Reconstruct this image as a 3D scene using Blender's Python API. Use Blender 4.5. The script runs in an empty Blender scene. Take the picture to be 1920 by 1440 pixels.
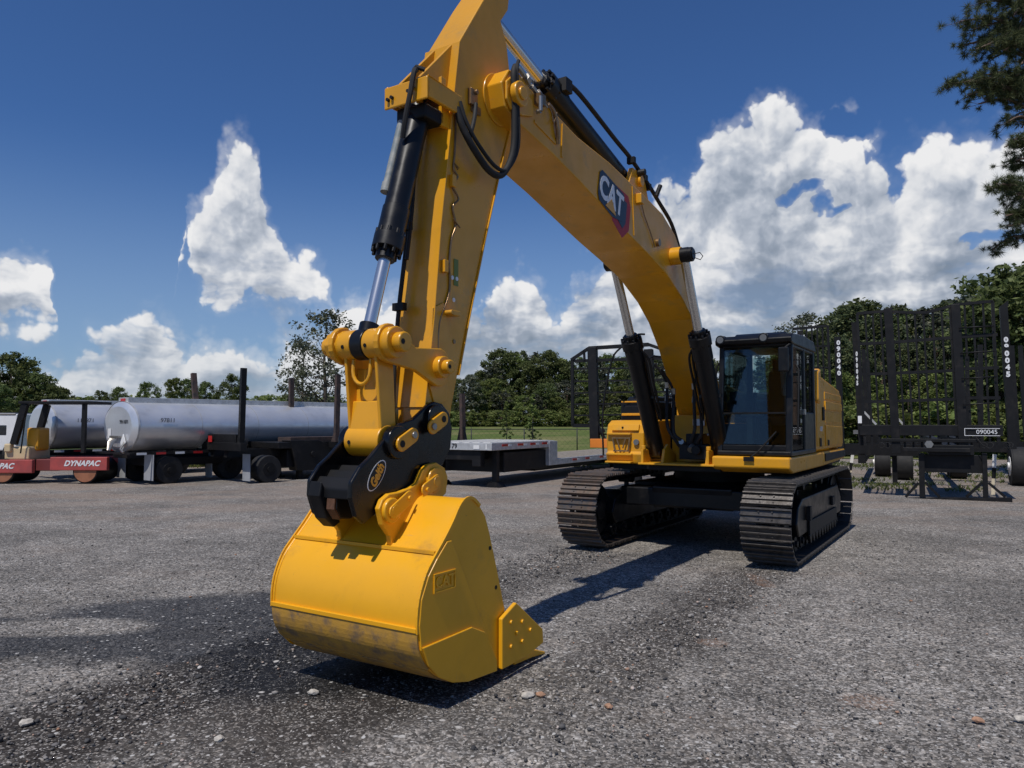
import bpy, bmesh, math, random
import numpy as np
from mathutils import Vector, Matrix, noise as mnoise
random.seed(7); rng=np.random.default_rng(7)
R=math.radians
# ------------------------------------------------------------------ camera, sky, sun, exposure
scn=bpy.context.scene
FPX,YH,HC=1400.0,793.0,1.9
cam_d=bpy.data.cameras.new('camera'); cam=bpy.data.objects.new('camera',cam_d); scn.collection.objects.link(cam)
cam_d.sensor_width=36; cam_d.lens=FPX/1920*36; cam_d.clip_end=5000; cam_d.clip_start=.05
PITCH=math.atan((YH-720)/FPX)
cam.location=(0,0,HC); cam.rotation_euler=(R(90)+PITCH,0,0); scn.camera=cam
scn.view_settings.view_transform='Standard'; scn.view_settings.look='None'; scn.view_settings.gamma=1
scn.view_settings.exposure=-0.35
SUN=Vector((-.295,-.50,1.0)).normalized()
sun_d=bpy.data.lights.new('sun','SUN'); sun_d.energy=4.6; sun_d.angle=R(.5); sun_d.color=(1,.95,.88)
sun=bpy.data.objects.new('sun',sun_d); scn.collection.objects.link(sun)
sun.rotation_euler=SUN.to_track_quat('Z','Y').to_euler()
EL=math.asin(SUN.z); AZ=math.atan2(SUN.x,SUN.y)
world=bpy.data.worlds.new("World"); scn.world=world; world.use_nodes=True
class NT:
    def __init__(s,t): s.t=t; s.n=t.nodes; s.l=t.links
    def node(s,ty,**k):
        n=s.n.new(ty)
        for a,b in k.items(): setattr(n,a,b)
        return n
    def put(s,sock,v):
        if isinstance(v,bpy.types.NodeSocket): s.l.new(v,sock)
        else: sock.default_value=v
    def m(s,op,a,b=0.0,c=0.0,clamp=False):
        n=s.node('ShaderNodeMath',operation=op,use_clamp=clamp)
        s.put(n.inputs[0],a); s.put(n.inputs[1],b); s.put(n.inputs[2],c); return n.outputs[0]
    def vm(s,op,a,b=(0,0,0),out=0):
        n=s.node('ShaderNodeVectorMath',operation=op); s.put(n.inputs[0],a)
        if op=='SCALE': s.put(n.inputs[3],b)
        else: s.put(n.inputs[1],b)
        return n.outputs[out]
    def mix(s,f,a,b,blend='MIX'):
        n=s.node('ShaderNodeMix',data_type='RGBA',blend_type=blend); s.put(n.inputs[0],f); s.put(n.inputs[6],a); s.put(n.inputs[7],b); return n.outputs[2]
    def noise(s,vec,scale,det=4,rough=.55,dist=0,out=0):
        n=s.node('ShaderNodeTexNoise'); s.put(n.inputs['Vector'],vec); n.inputs['Scale'].default_value=scale
        n.inputs['Detail'].default_value=det; n.inputs['Roughness'].default_value=rough; n.inputs['Distortion'].default_value=dist
        return n.outputs[out]
    def step(s,x,a,b,lo=0.0,hi=1.0,kind='SMOOTHSTEP'):
        n=s.node('ShaderNodeMapRange',interpolation_type=kind); s.put(n.inputs[0],x)
        n.inputs[1].default_value=a; n.inputs[2].default_value=b; n.inputs[3].default_value=lo; n.inputs[4].default_value=hi
        return n.outputs[0]
    def xyz(s,x,y,z):
        n=s.node('ShaderNodeCombineXYZ'); s.put(n.inputs[0],x); s.put(n.inputs[1],y); s.put(n.inputs[2],z); return n.outputs[0]
    def sep(s,v):
        n=s.node('ShaderNodeSeparateXYZ'); s.put(n.inputs[0],v); return n.outputs
W=NT(world.node_tree)
for n in list(W.n): W.n.remove(n)
wout=W.node('ShaderNodeOutputWorld'); bg=W.node('ShaderNodeBackground')
W.l.new(bg.outputs[0],wout.inputs[0])
sky=W.node('ShaderNodeTexSky',sky_type='NISHITA'); sky.sun_disc=False; sky.sun_elevation=EL; sky.sun_rotation=AZ
sky.air_density=1.0; sky.dust_density=.25; sky.ozone_density=3.0; sky.altitude=300
SKYK=.062
tc=W.node('ShaderNodeTexCoord').outputs['Generated']
d=W.vm('NORMALIZE',tc); sx,sy,sz=W.sep(d)
az=W.m('ARCTAN2',sx,sy); el=W.m('ARCSINE',sz)
P0=W.xyz(az,el,0.0)
def pxdir(px,py):
    a=(px-960)/FPX; b=(720-py)/FPX
    v=Vector((a,math.cos(PITCH)-b*math.sin(PITCH),math.sin(PITCH)+b*math.cos(PITCH))).normalized()
    return math.atan2(v.x,v.y),math.asin(v.z)
# cloud banks: top and bottom heights (elevation) against azimuth, broken up by noise
TOPA=[(-900,760),(-500,740),(-200,630),(0,622),(60,630),(110,640),(148,622),(168,600),(215,580),(240,545),(265,528),(290,560),(330,552),(365,562),(400,590),(440,585),(470,602),(500,608),(530,578),(570,556),(610,560),(650,530),(700,490),(760,470),(800,480),(850,520),(905,500),(930,465),(975,452),(1005,492),(1040,540),(1065,515),(1090,440),(1130,400),(1190,330),(1215,300),(1235,268),(1265,258),(1300,262),(1325,215),(1340,185),(1375,160),(1388,136),(1430,112),(1470,118),(1500,160),(1530,170),(1560,158),(1600,138),(1612,215),(1640,198),(1662,235),(1690,226),(1710,190),(1730,160),(1760,150),(1800,168),(1850,180),(1920,200),(2100,330),(2500,560),(3400,740)]
TOPB=[(-900,640),(-300,560),(-60,480),(0,475),(40,468),(70,458),(104,462),(116,660),(140,760),(300,760),(312,700),(336,392),(348,372),(368,350),(380,318),(398,290),(408,256),(425,236),(460,232),(486,250),(492,320),(506,380),(520,415),(532,455),(548,474),(568,472),(596,478),(618,505),(634,580),(650,760),(1000,760),(3400,760)]
BOTB=[(-900,610),(0,640),(90,640),(120,640),(300,640),(322,620),(334,420),(346,440),(352,520),(380,566),(450,590),(600,612),(640,610),(3400,560)]
AZ0,AZ1=-1.1,1.1; EL1=.62
def fcurve(t,pts):
    n=W.node('ShaderNodeFloatCurve'); c=n.mapping.curves[0]; n.mapping.use_clip=False
    Q=[]
    for px,py in pts:
        a0,e0=pxdir(px,py); Q.append((min(1,max(0,(a0-AZ0)/(AZ1-AZ0))),min(1,max(0,e0/EL1))))
    Q=[q for i,q in enumerate(Q) if i==0 or q[0]>Q[i-1][0]+1e-4]
    c.points[0].location=Q[0]; c.points[1].location=Q[-1]
    for q in Q[1:-1]: p=c.points.new(*q)
    for p in c.points: p.handle_type='VECTOR'
    n.mapping.update(); W.put(n.inputs[1],t); return W.m('MULTIPLY',n.outputs[0],EL1)
def cloud_mask(P,H=None):
    H=P if H is None else H
    ax,ay,_=W.sep(P); t=W.m('DIVIDE',W.m('SUBTRACT',ax,AZ0),AZ1-AZ0)
    A=W.m('MULTIPLY',W.m('SUBTRACT',fcurve(t,TOPA),ay),11.0)
    B=W.m('MINIMUM',W.m('ADD',W.m('MULTIPLY',W.m('SUBTRACT',fcurve(t,TOPB),ay),16.0),.16),W.m('ADD',W.m('MULTIPLY',W.m('SUBTRACT',ay,fcurve(t,BOTB)),13.0),.20))
    acc=W.m('MAXIMUM',A,B)
    acc=W.m('MINIMUM',acc,1.0)
    for (px,py,rx,ry) in ((1492,368,46,16),(1545,396,36,15),(1872,444,60,16),(1592,236,42,26)):
        a0,e0=pxdir(px,py)
        n=W.node('ShaderNodeMapping',vector_type='TEXTURE'); W.put(n.inputs[0],H); n.inputs[1].default_value=(a0,e0,0); n.inputs[3].default_value=(rx/FPX,ry/FPX,1)
        acc=W.m('SUBTRACT',acc,W.m('MULTIPLY',W.m('SUBTRACT',1.3,W.vm('LENGTH',n.outputs[0],out=1),clamp=True),.80))
    return acc
def cloud_noise(Q):
    a=W.noise(Q,8,8,.58)
    vo=W.node('ShaderNodeTexVoronoi',feature='F1'); W.put(vo.inputs['Vector'],Q); vo.inputs['Scale'].default_value=15
    vo.inputs['Detail'].default_value=3; vo.inputs['Roughness'].default_value=.55; vo.inputs['Lacunarity'].default_value=2.2
    return W.m('ADD',W.m('MULTIPLY',W.m('SUBTRACT',a,.5),1.5),W.m('MULTIPLY',W.m('SUBTRACT',.40,vo.outputs[0]),1.05))
warp=W.vm('SCALE',W.vm('SUBTRACT',W.noise(P0,13,4,.6,out=1),(.5,.5,.5)),.028)
Q0=W.vm('ADD',P0,W.vm('MULTIPLY',warp,(1,1,0)))
H0=W.vm('ADD',P0,W.vm('MULTIPLY',warp,(3.4,3.0,0))); D1m=cloud_mask(Q0,H0); D1n=cloud_noise(Q0)
Q1=W.vm('ADD',Q0,(-.007,.013,0)); D2n=cloud_noise(Q1)
Q2=W.vm('ADD',Q0,(-.008,.030,0)); D2m=cloud_mask(Q2)
den=W.m('ADD',D1m,W.m('MULTIPLY',D1n,.66))
soft=W.noise(P0,5.5,3,.5)
alpha=W.m('MAXIMUM',W.step(den,-.02,.17),W.m('MULTIPLY',W.step(den,-.30,.18),W.step(soft,.38,.66,.05,.55)))
big=W.noise(Q0,4.2,3,.5)
lay=W.noise(W.vm('MULTIPLY',Q0,(7.5,21,1)),1.0,4,.55); low=W.step(el,.13,.27,1,0)
alpha=W.m('MULTIPLY',alpha,W.m('SUBTRACT',1,W.m('MULTIPLY',W.m('MULTIPLY',W.step(lay,.34,.50,.72,0),low),W.step(el,.20,.06,.5,.55))))
grad=W.m('ADD',W.m('MULTIPLY',W.m('SUBTRACT',D1m,D2m),.42),W.m('MULTIPLY',W.m('SUBTRACT',D1n,D2n),.55))
lit=W.m('ADD',W.m('ADD',.58,grad),W.m('MULTIPLY',W.m('SUBTRACT',big,.5),1.7))
lit=W.m('ADD',lit,W.m('MULTIPLY',W.m('SUBTRACT',el,.20),1.3))
lit=W.m('ADD',lit,W.m('MULTIPLY',W.step(den,.0,.5),-.10))
lit=W.m('ADD',lit,W.m('MULTIPLY',W.m('MULTIPLY',W.m("SUBTRACT",lay,.47),2.8),low))
cr=W.node('ShaderNodeValToRGB'); W.put(cr.inputs[0],W.m('ADD',lit,0,clamp=True)); e=cr.color_ramp.elements
e[0].position=0; e[0].color=(.25,.31,.40,1); e[1].position=1; e[1].color=(1.02,1.02,1.03,1)
for p,c in ((.3,(.37,.43,.53)),(.55,(.58,.63,.72)),(.78,(.86,.88,.92))):
    q=cr.color_ramp.elements.new(p); q.color=(*c,1)
skyc=W.vm('SCALE',sky.outputs[0],SKYK)
skyc=W.vm('MULTIPLY',skyc,(.77,1.18,1.76))
ccol=W.vm('SCALE',cr.outputs[0],1.05)
# lower air: clouds near the horizon are seen through more air
hz=W.step(el,.0,.17,.42,.0)
ccol=W.mix(hz,ccol,(.46,.55,.65,1)); skyc=W.mix(W.step(el,.0,.36,.62,.0),skyc,(.38,.52,.70,1))
world.cycles.sampling_method='MANUAL'; world.cycles.sample_map_resolution=256
fin=W.mix(alpha,skyc,ccol); W.put(bg.inputs[0],fin); bg.inputs[1].default_value=1.0

# ------------------------------------------------------------------ helpers
def pick(px,py):                                   # view direction of a photograph pixel
    a=(px-960)/FPX; b=(720-py)/FPX
    return Vector((a,math.cos(PITCH)-b*math.sin(PITCH),math.sin(PITCH)+b*math.cos(PITCH)))
def at(px,py,D):
    v=pick(px,py); return v*(D/v.y)+Vector((0,0,HC))
def gnd(px,py,z=0.0):
    v=pick(px,py); t=(z-HC)/v.z; return Vector((v.x*t,v.y*t,z))
class Frame:                                       # local frame standing at a ground point, rotated so +y points away along ang
    def __init__(s,x,y,ang,z=0): s.x,s.y,s.z,s.a=x,y,z,ang; s.c=math.cos(ang); s.s=math.sin(ang)
    def bp(s,px,py,ly=0):                          # local (x,z) on the cross plane local y = ly
        v=pick(px,py); n=(s.s,s.c); t=(s.x*n[0]+s.y*n[1]+ly)/(v.x*n[0]+v.y*n[1])
        X,Y,Z=v.x*t,v.y*t,v.z*t+HC; return (X-s.x)*s.c-(Y-s.y)*s.s, Z-s.z
    def bps(s,px,py,lx=0):                         # local (y,z) on the long plane local x = lx
        v=pick(px,py); n=(s.c,-s.s); t=(s.x*n[0]+s.y*n[1]+lx)/(v.x*n[0]+v.y*n[1])
        X,Y,Z=v.x*t,v.y*t,v.z*t+HC; return (X-s.x)*s.s+(Y-s.y)*s.c, Z-s.z
def empty(name,loc,rz=0):
    o=bpy.data.objects.new(name,None); scn.collection.objects.link(o); o.location=loc; o.rotation_euler=(0,0,rz); o.empty_display_size=.2; return o
def tag(o,label=None,cat=None,group=None,kind=None):
    for k,v in (('label',label),('category',cat),('group',group),('kind',kind)):
        if v: o[k]=v
    return o
def thing(name,frame,label,cat,group=None):
    return tag(empty(name,(frame.x,frame.y,frame.z),-frame.a),label,cat,group)
class MB:
    def __init__(s): s.v=[]; s.f=[]; s.mi=[]; s.sm=[]
    def add(s,vs,fs,mi=0,sm=False):
        o=len(s.v); s.v+= [tuple(v) for v in vs]
        for f in fs: s.f.append([i+o for i in f]); s.mi.append(mi); s.sm.append(sm)
        return s
    def box(s,c,sz,rot=None,mi=0,taper=1.0):
        hx,hy,hz=sz[0]/2,sz[1]/2,sz[2]/2; vs=[]
        for z in (-hz,hz):
            k=taper if z>0 else 1
            for x,y in ((-hx*k,-hy*k),(hx*k,-hy*k),(hx*k,hy*k),(-hx*k,hy*k)):
                p=Vector((x,y,z)); p=(rot@p if rot else p)+Vector(c); vs.append(p)
        return s.add(vs,[(3,2,1,0),(4,5,6,7),(0,1,5,4),(1,2,6,5),(2,3,7,6),(3,0,4,7)],mi)
    def b2(s,x0,x1,y0,y1,z0,z1,mi=0): return s.box(((x0+x1)/2,(y0+y1)/2,(z0+z1)/2),(abs(x1-x0),abs(y1-y0),abs(z1-z0)),mi=mi)
    def cyl(s,p0,p1,r0,r1=None,n=20,mi=0,cap=True,sm=True,hole=0):
        r1=r0 if r1 is None else r1; p0=Vector(p0); p1=Vector(p1); a=(p1-p0).normalized()
        t=Vector((0,0,1)) if abs(a.z)<.9 else Vector((1,0,0)); e1=a.cross(t).normalized(); e2=a.cross(e1)
        vs=[]
        for p,r in ((p0,r0),(p1,r1)):
            for i in range(n): th=2*math.pi*i/n; vs.append(p+(e1*math.cos(th)+e2*math.sin(th))*r)
        s.add(vs,[(i,n+i,n+(i+1)%n,(i+1)%n) for i in range(n)],mi,sm)
        if cap:
            s.add([vs[i] for i in range(n)],[list(range(n))],mi); s.add([vs[n+i] for i in range(n)],[list(range(n-1,-1,-1))],mi)
        return s
    def bar(s,p0,p1,w,t=None,up=(0,0,1),mi=0):
        t=w if t is None else t; p0=Vector(p0); p1=Vector(p1); a=(p1-p0); L=a.length; a=a.normalized()
        u=Vector(up); 
        if abs(a.dot(u))>.98: u=Vector((0,1,0)) if abs(a.y)<.9 else Vector((1,0,0))
        e1=a.cross(u).normalized(); e2=e1.cross(a)
        rot=Matrix((e1,a,e2)).transposed()
        return s.box((p0+p1)/2,(w,L,t),rot,mi)
    def tube(s,pts,r,n=8,mi=0,closed=False):
        pts=[Vector(p) for p in pts]; rings=[]; up=None
        for i,p in enumerate(pts):
            a=(pts[min(i+1,len(pts)-1)]-pts[max(i-1,0)]).normalized()
            if up is None: t=Vector((0,0,1)) if abs(a.z)<.9 else Vector((1,0,0)); up=a.cross(t).normalized()
            e1=(up-a*up.dot(a)).normalized(); up=e1; e2=a.cross(e1)
            rr=r(i/(len(pts)-1)) if callable(r) else r
            rings.append([p+(e1*math.cos(2*math.pi*k/n)+e2*math.sin(2*math.pi*k/n))*rr for k in range(n)])
        vs=[q for g in rings for q in g]; m=len(pts)
        fs=[(i*n+k,i*n+(k+1)%n,(i+1)*n+(k+1)%n,(i+1)*n+k) for i in range(m-1) for k in range(n)]
        s.add(vs,fs,mi,True); s.add(rings[0],[list(range(n-1,-1,-1))],mi); s.add(rings[-1],[list(range(n))],mi)
        return s
    def prism(s,prof,x0,x1,mi=0,neg=True,sm=False):   # profile of (v,w) points extruded along local x; local y = -v
        k=-1 if neg else 1
        if poly_area(prof)<0: prof=prof[::-1]
        n=len(prof); vs=[(x0,k*p[0],p[1]) for p in prof]+[(x1,k*p[0],p[1]) for p in prof]
        s.add(vs[:n],[list(range(n))],mi); s.add(vs[n:],[list(range(n-1,-1,-1))],mi)
        return s.add(vs,[(i,n+i,n+(i+1)%n,(i+1)%n) for i in range(n)],mi,sm)
    def prismz(s,prof,z0,z1,mi=0):
        if poly_area(prof)<0: prof=prof[::-1]
        n=len(prof); vs=[(p[0],p[1],z0) for p in prof]+[(p[0],p[1],z1) for p in prof]
        s.add(vs,[list(range(n-1,-1,-1)),list(range(n,2*n))]+[(i,(i+1)%n,n+(i+1)%n,n+i) for i in range(n)],mi); return s
    def prismy(s,prof,y0,y1,mi=0):                     # profile of (x,z)
        if poly_area(prof)<0: prof=prof[::-1]
        n=len(prof); vs=[(p[0],y0,p[1]) for p in prof]+[(p[0],y1,p[1]) for p in prof]
        s.add(vs,[list(range(n)),list(range(2*n-1,n-1,-1))]+[(i,n+i,n+(i+1)%n,(i+1)%n) for i in range(n)],mi); return s
    def build(s,name,mats,parent=None,bevel=0,seg=2,ang=35,loc=None,fix=True):
        me=bpy.data.meshes.new(name); me.from_pydata(s.v,[],s.f)
        if not isinstance(mats,(list,tuple)): mats=[mats]
        for m in mats: me.materials.append(m)
        me.polygons.foreach_set('material_index',s.mi); me.polygons.foreach_set('use_smooth',s.sm); me.update()
        if fix:
            bm=bmesh.new(); bm.from_mesh(me); bmesh.ops.remove_doubles(bm,verts=bm.verts,dist=1e-5); bmesh.ops.recalc_face_normals(bm,faces=bm.faces)
            for ed in bm.edges:
                if len(ed.link_faces)==2 and ed.calc_face_angle(0)>R(38): ed.smooth=False
            bm.to_mesh(me); bm.free()
        o=bpy.data.objects.new(name,me); scn.collection.objects.link(o)
        if parent: o.parent=parent
        if loc: o.location=loc
        if bevel:
            b=o.modifiers.new('bevel','BEVEL'); b.width=bevel; b.segments=seg; b.limit_method='ANGLE'; b.angle_limit=R(ang); b.harden_normals=False
        return o
def poly_area(p): return sum(p[i][0]*p[(i+1)%len(p)][1]-p[(i+1)%len(p)][0]*p[i][1] for i in range(len(p)))/2
def smoothpts(pts,n=6):
    P=[Vector(p) for p in pts]; out=[]
    for i in range(len(P)-1):
        a=P[max(i-1,0)]; b=P[i]; c=P[i+1]; d_=P[min(i+2,len(P)-1)]
        for k in range(n):
            t=k/n; out.append(.5*((2*b)+(c-a)*t+(2*a-5*b+4*c-d_)*t*t+(3*b-a-3*c+d_)*t**3))
    out.append(P[-1]); return out
def copy_tree(o,parent=None):
    c=o.copy(); scn.collection.objects.link(c)
    if parent: c.parent=parent
    for ch in [k for k in o.children]: copy_tree(ch,c)
    return c
def text(name,s_,size,mat,parent,M,extrude=.003,bold=0,shear=0,space=1,sx=1.0):
    cu=bpy.data.curves.new(name,'FONT'); cu.body=s_; cu.size=size; cu.extrude=extrude; cu.offset=bold; cu.shear=shear; cu.space_character=space
    cu.align_x='CENTER'; cu.align_y='CENTER'; cu.resolution_u=3
    t=bpy.data.objects.new(name+'_tmp',cu); scn.collection.objects.link(t); dg=bpy.context.evaluated_depsgraph_get()
    me=bpy.data.meshes.new_from_object(t.evaluated_get(dg)); bpy.data.objects.remove(t); me.name=name
    me.transform(M@Matrix.Diagonal((sx,1,1,1))); me.materials.clear(); me.materials.append(mat)
    o=bpy.data.objects.new(name,me); scn.collection.objects.link(o)
    if parent: o.parent=parent
    return o
def onface(origin,xdir,normal):                    # matrix: text plane x along xdir, facing normal
    z=Vector(normal).normalized(); x=Vector(xdir); x=(x-z*x.dot(z)).normalized(); y=z.cross(x)
    M=Matrix((x,y,z)).transposed().to_4x4(); M.translation=Vector(origin); return M
# ------------------------------------------------------------------ materials
MAT={}
def mat(name,col,rough=.5,metal=0,var=0,vs=3,bump=0,bs=60,col2=None,spec=.5,coat=0,grime=None,gs=2.0,gt=(.55,.75),rv=0,scratch=0):
    m=bpy.data.materials.new(name); m.use_nodes=True; T=NT(m.node_tree); b=m.node_tree.nodes['Principled BSDF']
    co=T.node('ShaderNodeTexCoord').outputs['Object']
    c=(*col,1)
    if var:
        n=T.noise(co,vs,6,.6); c2=col2 or tuple(x*(1-var) for x in col)
        c=T.mix(T.step(n,.35,.68),(*col,1),(*c2,1))
    if grime:
        g=T.step(T.noise(co,gs,8,.65),gt[0],gt[1]); c=T.mix(g,c,(*grime,1))
    if scratch:
        for sc_,th in (((1.2,34,3),.665),((3,2,46),.68)):
            k=T.step(T.noise(T.vm('MULTIPLY',co,sc_),1.3,5,.7),th,th+.03,0,scratch); c=T.mix(k,c,(*[min(1,.55*x+.10) for x in col],1))
        k=T.m('MULTIPLY',T.step(T.noise(co,38,3,.7),.66,.72),T.m('MULTIPLY',T.step(T.noise(co,2.4,4,.6),.48,.66),scratch)); c=T.mix(k,c,(.06,.045,.03,1))
    T.put(b.inputs['Base Color'],c); b.inputs['Metallic'].default_value=metal
    b.inputs['Specular IOR Level'].default_value=spec; b.inputs['Coat Weight'].default_value=coat; b.inputs['Coat Roughness'].default_value=.12
    if rv: T.put(b.inputs['Roughness'],T.step(T.noise(co,vs*2,5,.6),.3,.7,max(0,rough-rv),rough+rv))
    else: b.inputs['Roughness'].default_value=rough
    if bump:
        bn=T.node('ShaderNodeBump'); bn.inputs['Strength'].default_value=bump; bn.inputs['Distance'].default_value=.01
        T.put(bn.inputs['Height'],T.noise(co,bs,5,.6)); T.l.new(bn.outputs[0],b.inputs['Normal'])
    MAT[name]=m; return m
YEL=mat('yellow_paint',(.72,.335,.012),.36,var=.14,vs=1.8,bump=.05,bs=5,grime=(.44,.25,.05),gs=3.2,gt=(.54,.80),rv=.09,coat=.08,scratch=.35)
YELB=mat('bucket_yellow',(.80,.385,.008),.42,var=.09,vs=1.5,bump=.05,bs=6,grime=(.50,.25,.03),gs=2.6,gt=(.56,.80),rv=.10,coat=.06,scratch=.45)
YDIRT=mat('dusty_yellow',(.50,.27,.04),.55,var=.35,vs=9,col2=(.31,.18,.06),bump=.25,bs=40,grime=(.20,.135,.075),gs=9,gt=(.50,.70),scratch=.5)
BLK=mat('black_paint',(.006,.0065,.008),.36,var=.3,vs=3,bump=.05,bs=8,grime=(.018,.016,.015),gs=3,gt=(.5,.75),rv=.08,spec=.35)
BLKM=mat('black_matte',(.007,.007,.008),.55,var=.4,vs=4,grime=(.022,.019,.017),gs=3,gt=(.5,.75),spec=.3)
BLKS=mat('coupler_black',(.004,.004,.005),.26,bump=.06,bs=10,grime=(.010,.009,.008),gs=4,gt=(.5,.8),rv=.08,spec=.4)
RUB=mat('rubber',(.011,.011,.012),.75,var=.3,vs=12,grime=(.026,.024,.022),gs=5,gt=(.5,.75))
STEEL=mat('track_steel',(.075,.070,.068),.46,metal=.55,var=.35,vs=7,col2=(.085,.076,.07),bump=.25,bs=40,grime=(.045,.040,.036),gs=9,gt=(.5,.7),rv=.12)
STEELR=mat('rusty_steel',(.10,.088,.08),.5,metal=.45,var=.45,vs=7,col2=(.14,.095,.07),bump=.25,bs=40,grime=(.10,.08,.06),gs=9,gt=(.5,.7),rv=.12)
CHR=mat('chrome_rod',(.70,.69,.67),.24,metal=.9)
MET=mat('zinc_metal',(.38,.36,.33),.35,metal=.8,var=.2)
BRASS=mat('oiled_steel',(.32,.20,.10),.35,metal=.7,var=.3,vs=10)
BROWN=mat('worn_brown_steel',(.16,.075,.04),.5,metal=.3,var=.4,vs=30,bump=.2,bs=60)
RUST=mat('rusted_stake',(.075,.045,.035),.8,var=.4,vs=5,col2=(.03,.024,.024),bump=.2,bs=30)
WHT=mat('white_paint',(.78,.78,.77),.45,var=.08)
RED=mat('red_reflector',(.45,.02,.02),.3)
REDP=mat('roller_red',(.42,.07,.06),.5,var=.25,vs=3,col2=(.30,.06,.055))
CREAM=mat('cream_paint',(.62,.48,.28),.5,var=.15)
ALU=mat('tank_aluminium',(.74,.75,.77),.36,metal=.62,var=.12,vs=1.3,bump=.05,bs=3,rv=.08,grime=(.42,.43,.45),gs=1.2,gt=(.5,.9))
ALUD=mat('deck_aluminium',(.62,.62,.61),.5,metal=.5,var=.25,vs=6,rv=.1)
GREYF=mat('grey_mudflap',(.33,.34,.36),.6,var=.15)
ORG=mat('orange_paint',(.75,.22,.02),.45,var=.15)
WOOD=mat('deck_wood',(.34,.29,.23),.75,var=.35,vs=8,bump=.2,bs=20)
WOODW=mat('stake_wood',(.72,.62,.45),.7,var=.2,vs=8)
GREEN=mat('green_decal',(.16,.20,.03),.5)
LOGOR=mat('decal_red',(.42,.008,.010),.5)
LOGOW=mat('decal_white',(.72,.73,.74),.4)
LOGOK=mat('decal_black',(.010,.010,.014),.3)
LENS=mat('lamp_lens',(.16,.165,.17),.25,metal=.3)
AMB=mat('amber_plastic',(.75,.25,.02),.3)
SEAT=mat('seat_fabric',(.03,.03,.033),.8)
SHIRT=mat('grey_fabric',(.22,.24,.27),.8)
def glassmat(name,tint,gloss=.06):
    m=bpy.data.materials.new(name); m.use_nodes=True; T=NT(m.node_tree); T.n.remove(T.n['Principled BSDF']); out=T.n['Material Output']
    tr=T.node('ShaderNodeBsdfTransparent'); tr.inputs[0].default_value=(*tint,1); gl=T.node('ShaderNodeBsdfGlossy'); gl.inputs['Roughness'].default_value=.02
    fr=T.node('ShaderNodeFresnel'); fr.inputs[0].default_value=1.52; mx=T.node('ShaderNodeMixShader')
    T.put(mx.inputs[0],T.m('ADD',T.m('MULTIPLY',fr.outputs[0],.9),gloss,clamp=True)); T.l.new(tr.outputs[0],mx.inputs[1]); T.l.new(gl.outputs[0],mx.inputs[2]); T.l.new(mx.outputs[0],out.inputs[0])
    return m
GLASS=glassmat('tinted_glass',(.70,.78,.77),.015); GLASSD=glassmat('dark_glass',(.25,.28,.29))
# ------------------------------------------------------------------ ground
CX,CY,TH=3.45,12.5,.568                     # the digger stands here, facing back along TH
ct,st=math.cos(TH),math.sin(TH)
def sst(x,a,b): t=min(1,max(0,(x-a)/(b-a))); return t*t*(3-2*t)
def terrain(x,y):
    return 1.72*sst(y,36,125) if y>36 else 0.0
def axis(fine0,fine1,step,far0,far1,g=1.16):
    a=list(np.arange(fine0,fine1,step)); s_=step; x=a[-1]
    while x<far1: s_*=g; x+=s_; a.append(x)
    s_=step; x=a[0]; pre=[]
    while x>far0: s_*=g; x-=s_; pre.append(x)
    return pre[::-1]+a
xs=axis(-6.5,8.5,.045,-1500,1500); ys=axis(3.0,13.0,.045,-300,2500)
gv=[]
for y in ys:
    for x in xs:
        z=terrain(x,y)
        if 2<y<16 and -9<x<11:
            u=(x-CX)*ct-(y-CY)*st; v=-((x-CX)*st+(y-CY)*ct)
            n1=mnoise.noise(Vector((x*.9,y*.9,0))); n2=mnoise.noise(Vector((x*5,y*5,3))); n3=mnoise.noise(Vector((x*16,y*16,7)))
            z+=-.012+.010*n1+.005*n2+.004*n3
            for uc in (-1.36,1.36):
                e=1-sst(abs(u-uc),.26,.46)
                if e>0 and v>1.9:
                    fade=(1-sst(v,8.5,11.5))*(.55+.6*mnoise.noise(Vector((x*1.3,y*1.3,9))))
                    z+=e*max(0,fade)*(.016*math.sin(v*2*math.pi/.2+2*n1)+.012*mnoise.noise(Vector((x*9,y*9,1)))+.004)
            dd=math.hypot((x+.9)/1.3,(y-4.6)/.9)   # loose earth pushed up by the bucket
            if dd<1: z+=(1-dd)*.03*(1+1.5*mnoise.noise(Vector((x*6,y*6,5))))
            k=sst(x,-9,-6.5)*(1-sst(x,8.5,11))*sst(y,2,3)*(1-sst(y,13,16)); z*=k
        gv.append((x,y,z))
nx=len(xs); gf=[(j*nx+i,j*nx+i+1,(j+1)*nx+i+1,(j+1)*nx+i) for j in range(len(ys)-1) for i in range(nx-1)]
me=bpy.data.meshes.new('ground'); me.from_pydata(gv,[],gf); me.polygons.foreach_set('use_smooth',[True]*len(gf))
ground=bpy.data.objects.new('ground',me); scn.collection.objects.link(ground); tag(ground,kind='structure')
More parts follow.
